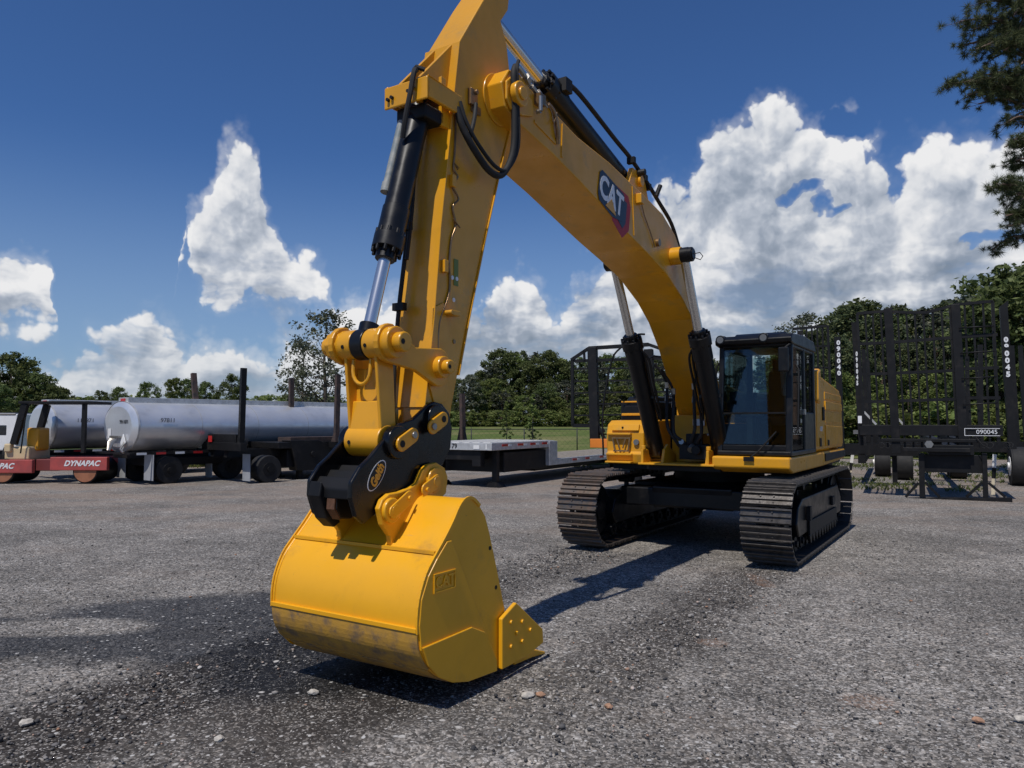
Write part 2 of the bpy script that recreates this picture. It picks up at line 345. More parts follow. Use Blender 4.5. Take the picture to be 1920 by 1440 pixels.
def gravel_material():
    m=bpy.data.materials.new('gravel'); m.use_nodes=True; T=NT(m.node_tree); b=T.n['Principled BSDF']
    P=T.node('ShaderNodeNewGeometry').outputs['Position']; x,y,z=T.sep(P)
    P2=T.xyz(x,y,0)
    def vor(scale,feat='F1'):
        n=T.node('ShaderNodeTexVoronoi',feature=feat); T.put(n.inputs['Vector'],P2); n.inputs['Scale'].default_value=scale; return n
    v1=vor(62); v2=vor(27); v3=vor(9.0); v4=vor(3.6)
    c1=T.sep(v1.outputs['Color']); c2=T.sep(v2.outputs['Color']); c3=T.sep(v3.outputs['Color']); c4=T.sep(v4.outputs['Color'])
    g=T.m('POWER',c1[0],2.6); g2=T.m('POWER',c2[1],3.0)
    val=T.m('ADD',T.m('MULTIPLY',g,.28),T.m('ADD',T.m('MULTIPLY',g2,.12),T.m('ADD',.047,T.m('MULTIPLY',T.noise(P2,130,2,.6),.03))))
    # large soft variation, drifts of finer and coarser stone
    big=T.noise(P2,.45,5,.6); mid=T.noise(P2,2.2,5,.6)
    val=T.m('MULTIPLY',val,T.step(big,.3,.7,.70,1.25)); val=T.m('MULTIPLY',val,T.step(mid,.25,.75,.78,1.2))
    hue=T.mix(c2[2],(1.06,1.0,.93,1),(1.10,.99,.87,1)); col=T.vm('SCALE',hue,val)
    # brown earth showing through: away from the camera and in patches
    far=T.step(y,11,19); edge=T.step(T.m('ADD',T.noise(T.vm('MULTIPLY',P2,(.6,1.3,1)),.45,7,.68),T.m('MULTIPLY',far,.10)),.50,.68)
    earth=T.mix(T.noise(P2,14,6,.7),(.15,.108,.08,1),(.34,.265,.205,1))
    col=T.mix(T.m('MULTIPLY',edge,T.step(y,8,22,.15,.6)),col,earth)
    # machine-frame coordinates for the churned strips left by the crawler tracks
    dx=T.m('SUBTRACT',x,CX); dy=T.m('SUBTRACT',y,CY)
    u=T.m('SUBTRACT',T.m('MULTIPLY',dx,ct),T.m('MULTIPLY',dy,st)); v=T.m('MULTIPLY',T.m('ADD',T.m('MULTIPLY',dx,st),T.m('MULTIPLY',dy,ct)),-1)
    wob=T.m('MULTIPLY',T.m('SUBTRACT',T.noise(P2,1.7,5,.65),.5),.75)
    def strip(uc,w,v0,v1,s_):
        a=T.m('ABSOLUTE',T.m('SUBTRACT',T.m('ADD',u,wob),uc)); k=T.step(a,w*.55,w*1.25,1,0)
        return T.m('MULTIPLY',T.m('MULTIPLY',k,T.step(v,v0,v0+.5)),T.m('MULTIPLY',T.step(v,v1-2.5,v1,1,0),s_))
    sR=strip(1.25,.46,1.9,9.0,.68); sL=T.m('MULTIPLY',strip(-1.15,.72,1.9,13.5,1.0),T.step(v,4.2,7.2,.5,1)); sM=strip(-.2,1.0,7.4,11.0,1.0)
    churn=T.m('MAXIMUM',T.m('MAXIMUM',sR,sL),sM); churn=T.m('MULTIPLY',churn,T.step(T.noise(P2,5,6,.7),.28,.50,.55,1))
    dark=T.mix(T.noise(P2,40,5,.7),(.008,.007,.006,1),(.045,.037,.032,1))
    gap=T.m('MULTIPLY',churn,T.step(g,.35,.9,1,.45)); col=T.mix(gap,col,dark)
    # darker, bluish, less rough patch left of the bucket, with a lighter island
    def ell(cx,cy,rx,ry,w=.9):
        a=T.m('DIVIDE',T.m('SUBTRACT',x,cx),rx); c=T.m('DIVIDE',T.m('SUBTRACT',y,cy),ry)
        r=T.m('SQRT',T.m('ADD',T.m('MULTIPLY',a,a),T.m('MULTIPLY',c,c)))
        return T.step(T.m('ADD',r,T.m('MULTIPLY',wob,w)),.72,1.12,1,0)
    dark_patch=T.m('MAXIMUM',ell(-3.0,7.25,1.9,1.35),T.m('MAXIMUM',ell(-4.9,6.75,1.7,.75),ell(-1.55,6.6,1.1,1.5)))
    dark_patch=T.m('MULTIPLY',dark_patch,T.m('SUBTRACT',1,T.m('MULTIPLY',ell(-4.25,7.1,.95,.34,.5),.85)))
    col=T.mix(T.m('MULTIPLY',dark_patch,.88),col,T.vm('MULTIPLY',col,(.17,.185,.21)))
    # rust-coloured clay spots
    for (cx,cy,rx,ry) in ((3.0,9.1,.12,.42),(1.75,6.6,.15,.13),(2.45,5.25,.2,.16)):
        col=T.mix(T.m('MULTIPLY',T.m('MULTIPLY',ell(cx,cy,rx,ry,1.1),T.step(T.noise(P2,30,4,.7),.4,.6)),.38),col,(.30,.16,.09,1))
    # scattered pale chips
    col=T.mix(T.m('MULTIPLY',T.m('GREATER_THAN',c2[0],.945),T.step(v2.outputs['Distance'],.3,.42,.9,0)),col,(.48,.47,.45,1))
    col=T.mix(T.m('MULTIPLY',T.m('GREATER_THAN',c3[0],.955),T.step(v3.outputs['Distance'],.13,.24,.9,0)),col,(.50,.48,.45,1))
    v5=vor(105); c5=T.sep(v5.outputs['Color']); col=T.mix(T.m('MULTIPLY',T.m('GREATER_THAN',c5[0],.93),T.m('MULTIPLY',c5[1],T.m('SUBTRACT',1,T.m('MULTIPLY',dark_patch,.6)))),col,(.50,.48,.45,1))
    T.put(b.inputs['Base Color'],col); T.put(b.inputs['Roughness'],T.m('SUBTRACT',.93,T.m('MULTIPLY',dark_patch,.25)))
    b.inputs['Specular IOR Level'].default_value=.3
    h=T.m('ADD',T.m('MULTIPLY',v1.outputs['Distance'],-.5),T.m('ADD',T.m('MULTIPLY',v2.outputs['Distance'],-.8),T.m('ADD',T.m('MULTIPLY',T.noise(P2,90,3,.6),.4),T.m('MULTIPLY',c2[2],.35))))
    bn=T.node('ShaderNodeBump'); bn.inputs['Strength'].default_value=.7; bn.inputs['Distance'].default_value=.011
    T.put(bn.inputs['Height'],h); T.l.new(bn.outputs[0],b.inputs['Normal'])
    return m
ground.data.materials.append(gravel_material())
# grass field beyond the yard
def grass_material():
    m=bpy.data.materials.new('mown_grass'); m.use_nodes=True; T=NT(m.node_tree); b=T.n['Principled BSDF']
    P=T.node('ShaderNodeNewGeometry').outputs['Position']
    a=T.noise(P,.12,6,.6); c=T.noise(P,2.5,6,.7)
    col=T.mix(T.step(c,.3,.7),(.070,.105,.026,1),(.125,.155,.045,1)); col=T.mix(T.step(a,.42,.62,0,.85),col,(.185,.175,.075,1)); col=T.mix(T.step(T.noise(T.vm('MULTIPLY',P,(.25,1.4,1)),.35,4,.6),.5,.62,0,.5),col,(.05,.09,.02,1))
    T.put(b.inputs['Base Color'],col); b.inputs['Roughness'].default_value=.95; b.inputs['Specular IOR Level'].default_value=.1
    bn=T.node('ShaderNodeBump'); bn.inputs['Strength'].default_value=.6; bn.inputs['Distance'].default_value=.06; T.put(bn.inputs['Height'],T.noise(P,9,5,.7)); T.l.new(bn.outputs[0],b.inputs['Normal'])
    return m
GRASS=grass_material()
def sheet(name,inside,x0,x1,y0,y1,sx_,sy_,dz,m):
    X=np.arange(x0,x1+sx_,sx_); Y=np.arange(y0,y1+sy_,sy_); vs=[(x,y,terrain(x,y)+dz) for y in Y for x in X]; n=len(X)
    fs=[(j*n+i,j*n+i+1,(j+1)*n+i+1,(j+1)*n+i) for j in range(len(Y)-1) for i in range(n-1) if inside(X[i],Y[j])]
    me=bpy.data.meshes.new(name); me.from_pydata(vs,[],fs); me.materials.append(m); me.polygons.foreach_set('use_smooth',[True]*len(fs))
    o=bpy.data.objects.new(name,me); scn.collection.objects.link(o); return o
tag(sheet('grass_field',lambda x,y:y>32.5+2.2*mnoise.noise(Vector((x*.15,y*.15,0)))+(0 if x>-22 else 12)+(6 if x>14 else 0),-140,140,29,300,.8,.8,.03,GRASS),kind='structure')
# loose stones lying on the gravel
def pebbles():
    m=bpy.data.materials.new('loose_stone'); m.use_nodes=True; T=NT(m.node_tree); b=T.n['Principled BSDF']
    r=T.node('ShaderNodeNewGeometry').outputs['Random Per Island']; cr=T.node('ShaderNodeValToRGB'); T.put(cr.inputs[0],r); e=cr.color_ramp.elements
    e[0].color=(.025,.025,.027,1); e[1].color=(.55,.53,.50,1); e[1].position=1
    for p,c in ((.45,(.07,.068,.068)),(.75,(.16,.15,.145)),(.93,(.30,.28,.26)),(.955,(.32,.17,.10))): q=cr.color_ramp.elements.new(p); q.color=(*c,1)
    T.put(b.inputs['Base Color'],cr.outputs[0]); b.inputs['Roughness'].default_value=.85
    t=(1+5**.5)/2; ico=[Vector(p).normalized() for p in ((-1,t,0),(1,t,0),(-1,-t,0),(1,-t,0),(0,-1,t),(0,1,t),(0,-1,-t),(0,1,-t),(t,0,-1),(t,0,1),(-t,0,-1),(-t,0,1))]
    fc=[(0,11,5),(0,5,1),(0,1,7),(0,7,10),(0,10,11),(1,5,9),(5,11,4),(11,10,2),(10,7,6),(7,1,8),(3,9,4),(3,4,2),(3,2,6),(3,6,8),(3,8,9),(4,9,5),(2,4,11),(6,2,10),(8,6,7),(9,8,1)]
    vs=[];fs=[]
    def one(x,y,s,z0):
        o=len(vs); a=random.random()*6.28; k=(random.uniform(.8,1.3),random.uniform(.6,1),random.uniform(.4,.75)); ca,sa=math.cos(a),math.sin(a)
        for p in ico:
            q=p*random.uniform(.78,1.12)*s; X,Y,Z=q.x*k[0],q.y*k[1],q.z*k[2]
            vs.append((x+X*ca-Y*sa,y+X*sa+Y*ca,z0+Z))
        fs.extend([(a_+o,b_+o,c_+o) for a_,b_,c_ in fc])
    for i in range(9000):
        D=3.6*math.exp(random.random()*1.25); x=random.uniform(-.72,.72)*D
        s=min(.020,random.lognormvariate(math.log(.0065),.34)); one(x,D,s,s*.1-.006)
    for i in range(900):
        D=3.6*math.exp(random.random()*1.6); x=random.uniform(-.72,.72)*D; s=random.uniform(.009,.017); one(x,D,s,s*.2-.006)
    # the churned strip carries more lumps
    for i in range(2600):
        uu=random.choice((-1.3,-1.3,1.3))+random.gauss(0,.33); v=random.uniform(2.2,11); s=min(.04,random.lognormvariate(math.log(.011),.4))
        one(CX+uu*ct-v*st,CY-uu*st-v*ct,s,s*.1-.004)
    me=bpy.data.meshes.new('loose_stones'); me.from_pydata(vs,[],fs); me.materials.append(m)
    o=bpy.data.objects.new('loose_stones',me); scn.collection.objects.link(o); tag(o,'loose stones and chips strewn over the gravel yard','stones',kind='stuff')
    me.polygons.foreach_set('use_smooth',[True]*len(fs))
pebbles()
def stone(name,px,py,s,col,label):
    g=gnd(px,py); bm=bmesh.new(); bmesh.ops.create_icosphere(bm,subdivisions=2,radius=s)
    sd=random.random()*50
    for v in bm.verts: v.co*=1+.35*mnoise.noise(v.co*(1.4/s)+Vector((sd,0,0))); v.co.z*=.6; v.co.x*=1.3
    me=bpy.data.meshes.new(name); bm.to_mesh(me); bm.free(); me.materials.append(col)
    o=bpy.data.objects.new(name,me); scn.collection.objects.link(o); o.location=(g.x,g.y,s*.3); o.rotation_euler=(0,0,sd); tag(o,label,'stone','larger stones in the foreground')
PALE=mat('pale_stone',(.52,.48,.42),.85,var=.3,vs=30,bump=.3,bs=90); TAN=mat('tan_stone',(.42,.24,.15),.85,var=.3,vs=30,bump=.3,bs=90)
for px,py,s,c,l in ((49,1357,.034,PALE,'pale stone at the lower left edge of the gravel'),(587,1300,.030,PALE,'pale flat stone left of the shadow under the bucket'),(989,1306,.038,PALE,'largest pale stone, in front of the bucket teeth'),
    (1013,1304,.028,TAN,'tan stone beside the largest pale stone near the bucket teeth'),(1141,1326,.026,TAN,'small tan stone on the dark churned earth in the foreground'),(1834,1352,.028,TAN,'brown stone near the lower right corner of the yard'),
    (1308,1192,.018,PALE,'white chip on the gravel right of the track print'),(1913,1350,.034,PALE,'pale stone at the right edge of the foreground'),(410,1388,.028,PALE,'pale stone low in the foreground left of the dark earth')):
    stone('stone',px,py,s,c,l)
# ------------------------------------------------------------------ excavator  (local x = towards the cab side, local y = backwards, z up; profiles are (forward, up))
EX=Frame(CX,CY,TH)
ex=thing('excavator',EX,'large yellow and black crawler excavator with its bucket resting on the gravel','excavator')
# --- crawler tracks
def track_path(n):
    zc,r,hv=.585,.50,2.0; Ls=2*hv; per=2*Ls+2*math.pi*r; out=[]
    for i in range(n):
        s_=(i+.35)/n*per
        if s_<Ls: p=(-hv+s_,zc+r); a=0                           # top run, towards the front
        elif s_<Ls+math.pi*r: t=(s_-Ls)/r; p=(hv+r*math.sin(t),zc+r*math.cos(t)); a=t
        elif s_<2*Ls+math.pi*r: q=s_-Ls-math.pi*r; p=(hv-q,zc-r); a=math.pi
        else: t=(s_-2*Ls-math.pi*r)/r; p=(-hv-r*math.sin(t),zc-r*math.cos(t)); a=math.pi+t
        out.append((p,a))
    return out,per
NS=51; pth,per=track_path(NS)
def shoe_mesh(m):
    b=MB(); w=.64; p=per/NS*.94
    b.b2(-w/2,w/2,-p/2,p/2,0,.018)
    for k,h in ((-.40,.034),(0,.024),(.40,.034)):
        for x0,x1 in ((-w/2,w/2),):
            b.prism([(k*p-.016,.016),(k*p-.010,.018+h),(k*p+.010,.018+h),(k*p+.016,.016)],x0,x1,neg=True)
    for x in (-.085,.085):
        for y in (-.045,.045): b.cyl((x,y,.018),(x,y,.036),.012,n=6,sm=False)
    o=b.build('track_shoe',m,bevel=.002,seg=1); h=MB(); h.cyl((0,0,.0),(0,0,.0225+.0),.034,n=10,sm=False); 
    h.b2(-.13,.13,-.09,.09,-.10,0)
    return o,h
for side,uc,sm_ in ((1,1.36,STEEL),(-1,-1.36,STEELR)):
    cb=MB()
    for (p,a) in pth:                                           # the link chain the shoes are bolted to
        rot=Matrix.Rotation(-a,3,'X'); nrm=Vector((0,-math.sin(a),math.cos(a)))
        for xx in (-.10,.10): cb.box(Vector((uc+xx,-p[0],p[1]))-nrm*.055,(.035,per/NS*1.02,.09),Matrix.Rotation(a,3,'X'))
        cb.cyl(Vector((uc-.14,-p[0],p[1]))-nrm*.05,Vector((uc+.14,-p[0],p[1]))-nrm*.05,.028,n=8)
    tr=cb.build('track',BLKM,ex)
    tr['label']='rust-streaked crawler track away from the cab' if side<0 else 'dark steel crawler track under the cab'
    proto,_=shoe_mesh(sm_)
    for i,(p,a) in enumerate(pth):
        o=proto if i==0 else proto.copy()
        if i: scn.collection.objects.link(o)
        o.parent=tr; o.location=(uc,-p[0],p[1]); o.rotation_euler=(a+R(random.uniform(-1.2,1.2)),0,0)
    # idler, sprocket, rollers, side frame
    for nm,v in (('idler',1.98),('sprocket',-1.98)):
        b=MB(); b.cyl((uc-.09,-v,.585),(uc+.09,-v,.585),.39,n=36); b.cyl((uc-.15,-v,.585),(uc+.15,-v,.585),.15,n=24); b.cyl((uc-.05,-v,.585),(uc+.05,-v,.585),.42,n=36)
        for k in range(6):
            t=k*math.pi/3; b.cyl((uc-.11,-v+.25*math.cos(t),.585+.25*math.sin(t)),(uc+.11,-v+.25*math.cos(t),.585+.25*math.sin(t)),.03,n=8)
        b.build(nm,BLK,tr,bevel=.008)
    for k in range(9):
        v=-1.55+k*.39; b=MB(); b.cyl((uc-.17,-v,.24),(uc+.17,-v,.24),.10,n=18); b.cyl((uc-.20,-v,.24),(uc+.20,-v,.24),.045,n=12); b.build('roller',BLKM,tr)
    for v in (-.7,.7):
        b=MB(); b.cyl((uc-.12,-v,.98),(uc+.12,-v,.98),.075,n=14); b.b2(uc-.03,uc+.03,-v-.03,-v+.03,.8,.98); b.build('carrier_roller',BLKM,tr)
    b=MB(); b.prism([(-1.72,.36),(-1.80,.62),(-1.5,.84),(1.35,.84),(1.62,.74),(1.74,.52),(1.62,.34)],uc-.23,uc+.23)
    sf=b.build('side_frame',BLK,tr,bevel=.02)
    b=MB(); b.b2(uc+side*.232,uc+side*.262,-1.05,1.15,.30,.50); b.b2(uc+side*.24,uc+side*.30,-1.2,-1.08,.52,.72); b.b2(uc+side*.235,uc+side*.275,.75,.95,.56,.70)
    for k in range(10): b.prism([(-1.1+k*.22,.30),(-1.02+k*.22,.18),(-.98+k*.22,.18),(-.90+k*.22,.30)],uc+side*.225,uc+side*.262)
    b.build('track_guide',BLKM,tr,bevel=.006)
# --- car body between the tracks
b=MB(); b.prismz([(-1.15,-.85),(-.55,-.55),(.55,-.55),(1.15,-.85),(1.15,.85),(.55,.55),(-.55,.55),(-1.15,.85)],.55,.95)
b.prism([(1.35,.60),(1.42,.92),(1.30,.97),(-1.2,.97),(-1.3,.58)],-.62,.62); b.b2(-1.16,1.16,-1.40,-.95,.62,.90); b.b2(-1.16,1.16,.95,1.35,.62,.90)
b.build('car_body',BLK,ex,bevel=.02)
b=MB(); b.cyl((0,0,.95),(0,0,1.10),.72,n=48); b.cyl((0,0,1.10),(0,0,1.19),.80,n=48); b.build('slew_ring',BLKM,ex)
# --- upper frame
b=MB(); b.b2(-1.30,1.42,-1.35,2.9,1.17,1.30); b.b2(-.55,.55,-1.72,-1.30,1.19,1.27); b.build('deck_frame',BLKM,ex,bevel=.01)
b=MB(); b.b2(-.66,.50,-1.86,-1.30,1.275,1.305)
for u in (-.60,.40): b.b2(u-.02,u+.02,-1.84,-1.4,1.30,1.50); b.cyl((u,-1.78,1.50),(u,-1.78,1.56),.035,n=14)
b.build('front_apron',YEL,ex,bevel=.008)
# boom foot brackets, cylinder foot brackets
b=MB()
for u in (-.40,.40): b.prism([(.75,1.30),(.50,2.15),(.25,2.35),(-.1,2.30),(-.6,1.30)],u-.035,u+.035)
for u in (-.66,-.34,.34,.60):
    b.prism([(1.70,1.30),(1.62,1.50),(1.48,1.58),(1.34,1.50),(.9,1.30)],u-.022,u+.022)
b.build('boom_foot_bracket',YEL,ex,bevel=.008)
b=MB(); b.b2(-.38,.38,-1.15,-1.10,1.30,2.02); b.b2(-.30,.30,-1.20,-1.15,1.30,1.42)
b.build('frame_web',YEL,ex,bevel=.01)
# --- counterweight, engine hood, side covers
b=MB(); b.prismz([(-1.42,2.62),(1.42,2.62),(1.36,3.05),(.9,3.38),(.3,3.52),(-.3,3.52),(-.9,3.38),(-1.36,3.05)],1.22,2.30); b.build('counterweight',YEL,ex,bevel=.05,seg=3)
b=MB(); b.b2(-1.30,1.05,.42,2.60,1.31,2.28); b.b2(-1.2,.95,.6,2.5,2.28,2.42); b.build('engine_housing',BLK,ex,bevel=.03)
b=MB(); b.b2(-1.36,-.74,-.92,.35,1.31,2.26); b.b2(-1.30,-.80,-.97,-.92,2.02,2.20); b.b2(-1.40,-1.12,.35,2.4,1.31,2.05)
b.prism([(.85,2.24),(.72,2.34),(-.3,2.34),(-.3,2.24)],-1.30,-.78)
hd=b.build('engine_hood',BLK,ex,bevel=.03)
b=MB(); b.b2(-1.31,-.79,-1.0,-.97,2.235,2.26); b.build('hood_trim',YEL,hd,bevel=.006); b=MB(); b.b2(-1.31,-.79,-1.0,-.97,2.02,2.06); b.build('hood_trim',YEL,hd,bevel=.006); b=MB(); b.b2(-.48,-.44,-.66,.3,1.31,2.5); b.build('hood_trim',YEL,hd,bevel=.006)
b=MB(); b.cyl((-.75,.1,2.38),(-.75,.1,2.75),.06,n=16); b.cyl((-.75,.1,2.75),(-.70,.16,2.86),.055,n=16); b.build('exhaust_pipe',BLKM,ex)
# --- right-hand side: yellow cover behind the cab with a louvred door
b=MB()
prof=[(-.16,1.46),(-.16,2.60),(-.30,2.74),(-.42,2.70),(-2.45,2.50),(-2.66,2.38),(-2.70,2.20),(-2.72,1.46)]
b.prism(prof,1.30,1.50)
cv=b.build('side_cover',YEL,ex,bevel=.035,seg=3)
b=MB(); 
for z0,z1,ins in ((1.52,1.86,.0),(1.90,2.10,.012),(2.12,2.27,.0),(2.29,2.42,.012)):
    b.prism([(-.95,z0),(-.95,z1),(-2.58,z1-.03),(-2.60,z0)],1.495,1.522-ins)
b.prism([(-.24,1.52),(-.24,2.50),(-.80,2.46),(-.80,1.52)],1.497,1.512)
b.build('cover_panel',YEL,cv,bevel=.02,seg=3)
b=MB(); b.prism([(-.14,2.25),(-.14,2.72),(-.36,2.78),(-.40,2.62),(-.34,2.20)],1.20,1.56); b.build('cover_cap',YEL,cv,bevel=.04,seg=3)
for q in ((1.508,1.535,.66,.80,1.94,2.16),(1.512,1.54,.40,.46,1.52,1.66),(1.52,1.545,1.05,1.11,1.52,1.62)): b=MB(); b.b2(*q); b.build('cover_latch',BLKM,cv,bevel=.008)
text('small_emblem','CAT',.10,LOGOW,cv,onface((1.516,.56,1.80),(0,1,0),(1,0,0)),bold=.004)
# --- floor skirt under the cab and along the side
b=MB(); b.prism([(1.84,1.27),(1.84,1.43),(-.60,1.43),(-.60,1.20),(1.60,1.20)],.46,1.53); sk=b.build('cab_skirt',YEL,ex,bevel=.03,seg=3)
b=MB(); b.prism([(-.60,1.43),(-.60,1.20),(-2.66,1.24),(-2.74,1.43)],1.28,1.53); b.build('side_skirt',YEL,ex,bevel=.03,seg=3)
b=MB(); b.prism([(-.72,1.40),(-.72,1.27),(-2.66,1.28),(-2.70,1.40)],1.529,1.55); b.build('rub_strip',BLKM,ex,bevel=.01)
# --- cab
CU0,CU1=.50,1.53; CZ0,CZ1=1.44,3.13
cab=MB()
cab.b2(CU0,CU1,-1.72,.02,CZ0,CZ0+.07); 
def pil(u,v0,z0,v1,z1,w=.07,t=.09): cab.bar((u,-v0,z0),(u,-v1,z1),w,t,up=(0,1,0))
pil(CU0+.04,1.68,CZ0,1.50,3.05,.075,.07); pil(CU1-.04,1.68,CZ0,1.50,3.05,.085,.07)
pil(CU0+.04,.02,CZ0,.02,3.02,.08,.09); pil(CU1-.04,.02,CZ0,.02,3.02,.08,.09); pil(CU1-.035,.72,CZ0,.72,3.03,.06,.08)
cab.b2(CU0+.02,CU1-.02,-1.68,-1.60,CZ0+.06,CZ0+.16); cab.b2(CU0+.05,CU1-.05,-1.56,-1.48,2.98,3.06)
cab.b2(CU1-.07,CU1-.01,-.72,.0,CZ0+.05,CZ0+.62); cab.b2(CU0+.01,CU0+.06,-1.6,.0,CZ0+.05,CZ0+.45); cab.b2(CU0+.04,CU1-.04,-.03,.03,CZ0,1.95)
cab.b2(CU1-.06,CU1-.01,-1.5,-.0,2.96,3.04); cab.b2(CU0+.01,CU0+.06,-1.5,-.0,2.96,3.04)
cabo=cab.build('cab',BLK,ex,bevel=.02,seg=2)
b=MB(); b.prism([(1.66,3.02),(1.68,3.09),(1.58,3.15),(.9,3.19),(.1,3.16),(-.06,3.05),(-.06,3.0),(1.5,3.0)],CU0-.02,CU1+.02); b.prism([(1.30,3.18),(1.2,3.22),(.3,3.21),(.15,3.17)],CU0+.15,CU1-.15)
b.build('cab_roof',BLK,cabo,bevel=.04,seg=3)
b=MB(); b.prism([(1.685,1.60),(1.530,2.96),(1.522,2.96),(1.677,1.60)],CU0+.075,CU1-.085); b.build('windshield',GLASS,cabo)
b=MB(); b.bar((CU0+.07,-1.640,2.04),(CU1-.08,-1.640,2.04),.03,.022); b.build('windshield_rail',BLKM,cabo)
b=MB(); b.prism([(1.60,1.52),(1.46,2.96),(.77,2.97),(.77,1.52)],CU1-.035,CU1-.028); b.build('door_glass',GLASS,cabo)
b=MB(); b.prism([(.68,2.06),(.68,2.97),(.07,2.96),(.07,2.06)],CU1-.035,CU1-.028); b.build('side_window',GLASS,cabo)
b=MB(); b.prism([(1.55,1.9),(1.46,2.96),(.07,2.96),(.07,1.9)],CU0+.028,CU0+.035); b.build('left_window',GLASS,cabo)
b=MB(); b.b2(CU0+.09,CU1-.09,.0,.008,1.96,2.96); b.build('rear_window',GLASS,cabo)
for u in (CU0+.06,CU1-.36):
    b=MB(); b.cyl((u,-1.68,3.10),(u,-1.60,3.10),.068,n=20); b.b2(u-.05,u+.05,-1.64,-1.56,3.08,3.16); wl=b.build('work_lamp',BLK,cabo,bevel=.006)
    b=MB(); b.cyl((u,-1.686,3.10),(u,-1.676,3.10),.048,n=20); b.build('lamp_lens',LENS,wl)
b=MB(); b.b2(1.40,1.54,-1.84,-1.80,2.60,2.94); mr=b.build('mirror',BLK,cabo,bevel=.03,seg=3)
b=MB(); b.tube([(1.50,-1.55,3.0),(1.53,-1.74,2.98),(1.47,-1.80,2.92)],.012); b.build('mirror_arm',BLKM,mr)
b=MB(); b.b2(1.415,1.525,-1.795,-1.792,2.62,2.92); b.build('mirror_glass',CHR,mr)
b=MB(); b.tube([(.98,-1.85,1.40),(1.10,-1.80,1.50),(1.34,-1.74,1.78)],.012); b.b2(.92,1.06,-1.875,-1.84,1.37,1.43); b.build('wiper',BLKM,cabo)
b=MB(); b.tube([(CU1+.015,-1.55,1.75),(CU1+.05,-1.52,1.82),(CU1+.05,-1.40,2.65),(CU1+.015,-1.38,2.72)],.014); b.tube([(CU0-.015,-1.60,1.95),(CU0-.05,-1.58,2.0),(CU0-.05,-1.52,2.7),(CU0-.015,-1.50,2.78)],.012); b.build('grab_rail',BLKM,cabo)
b=MB(); b.prism([(.15,1.95),(.32,2.02),(.22,2.72),(.06,2.70)],.88,1.30); b.b2(.88,1.32,-.85,-.2,1.86,2.0); b.b2(.95,1.22,-.28,-.08,2.70,2.90); b.b2(.80,.86,-.8,-.2,2.05,2.12); b.b2(1.32,1.38,-.8,-.2,2.05,2.12)
b.b2(.78,.88,-.85,-.3,1.5,2.05); b.b2(1.32,1.42,-.85,-.3,1.5,2.05); b.build('seat',SEAT,cabo,bevel=.03,seg=2)
b=MB()
for u in (.83,1.37): b.tube([(u,-.82,2.05),(u,-.88,2.2),(u,-.86,2.3)],.018); b.cyl((u,-.86,2.27),(u,-.85,2.36),.03,n=10)
for u in (.98,1.14): b.tube([(u,-1.25,1.5),(u,-1.22,1.75),(u,-1.26,1.95)],.014); b.box((u,-1.30,1.62),(.10,.20,.02),Matrix.Rotation(R(-30),3,'X'))
b.b2(.62,.72,-1.45,-1.36,2.05,2.36); b.b2(.56,1.42,-1.60,-1.50,1.50,1.58); b.build('controls',BLKM,cabo,bevel=.005)
b=MB(); b.b2(CU1-.03,CU1+.012,-.80,-.74,2.02,2.10); b.build('door_handle',MET,cabo,bevel=.006)
b=MB(); b.b2(.60,.86,-.55,-.25,1.55,2.0); b.b2(.62,.90,-.9,-.6,2.0,2.06); b.build('side_console',MET,cabo,bevel=.02)
b=MB(); b.prism([(.42,2.30),(.50,2.66),(.46,2.9),(.36,2.86),(.30,2.4)],1.12,1.38); b.build('document_bag',SHIRT,cabo,bevel=.03)
# --- tool box and platform on the left of the picture
b=MB(); b.prism([(1.46,1.26),(1.50,1.42),(1.46,1.44),(1.47,1.74),(1.42,1.88),(1.30,1.94),(.3,1.96),(.3,1.26)],-1.36,-.72)
tb=b.build('tool_box',YEL,ex,bevel=.035,seg=3)
b=MB(); b.prism([(1.497,1.78),(1.455,1.88),(1.42,1.88),(1.46,1.78)],-1.26,-.80); b.build('box_lid',YEL,tb,bevel=.01); b=MB(); b.b2(-1.33,-.92,-1.53,-1.46,1.71,1.745); b.b2(-1.34,-.90,-1.58,-1.46,1.27,1.30)
b.b2(-1.34,-.90,-1.54,-1.46,1.39,1.425); b.build('tool_box_trim',YEL,tb,bevel=.01)
b=MB()
st_=[(-1.24,1.50),(-1.24,1.80),(-.94,1.80),(-.94,1.50)]
b.bar((-1.24,-1.51,1.66),(-.93,-1.51,1.66),.022); b.bar((-1.23,-1.51,1.65),(-1.19,-1.51,1.45),.025); b.bar((-.94,-1.51,1.65),(-.97,-1.51,1.45),.025)
b.bar((-1.16,-1.51,1.65),(-1.11,-1.51,1.50),.02); b.bar((-1.01,-1.51,1.65),(-1.06,-1.51,1.50),.02); b.bar((-1.22,-1.51,1.46),(-.95,-1.51,1.46),.025)
b.build('step_bracket',BRASS,tb,bevel=.004)
b=MB(); b.cyl((-.84,-1.50,1.60),(-.84,-1.465,1.60),.045,n=20); b.build('head_lamp',LENS,tb); b=MB(); b.cyl((-1.07,-1.50,1.83),(-1.07,-1.46,1.83),.014,n=10); b.build('lock_button',BLKM,tb)
b=MB(); b.tube(smoothpts([(-1.40,-1.50,1.38),(-1.41,-1.50,2.0),(-1.36,-1.46,2.5),(-1.26,-1.42,2.95),(-1.12,-1.38,3.12),(-.92,-1.30,3.30),(-.80,-1.2,3.32)],4),.016); b.tube([(-1.41,-1.50,1.72),(-1.36,-1.40,1.72)],.014)
b.build('handrail',BLKM,ex)
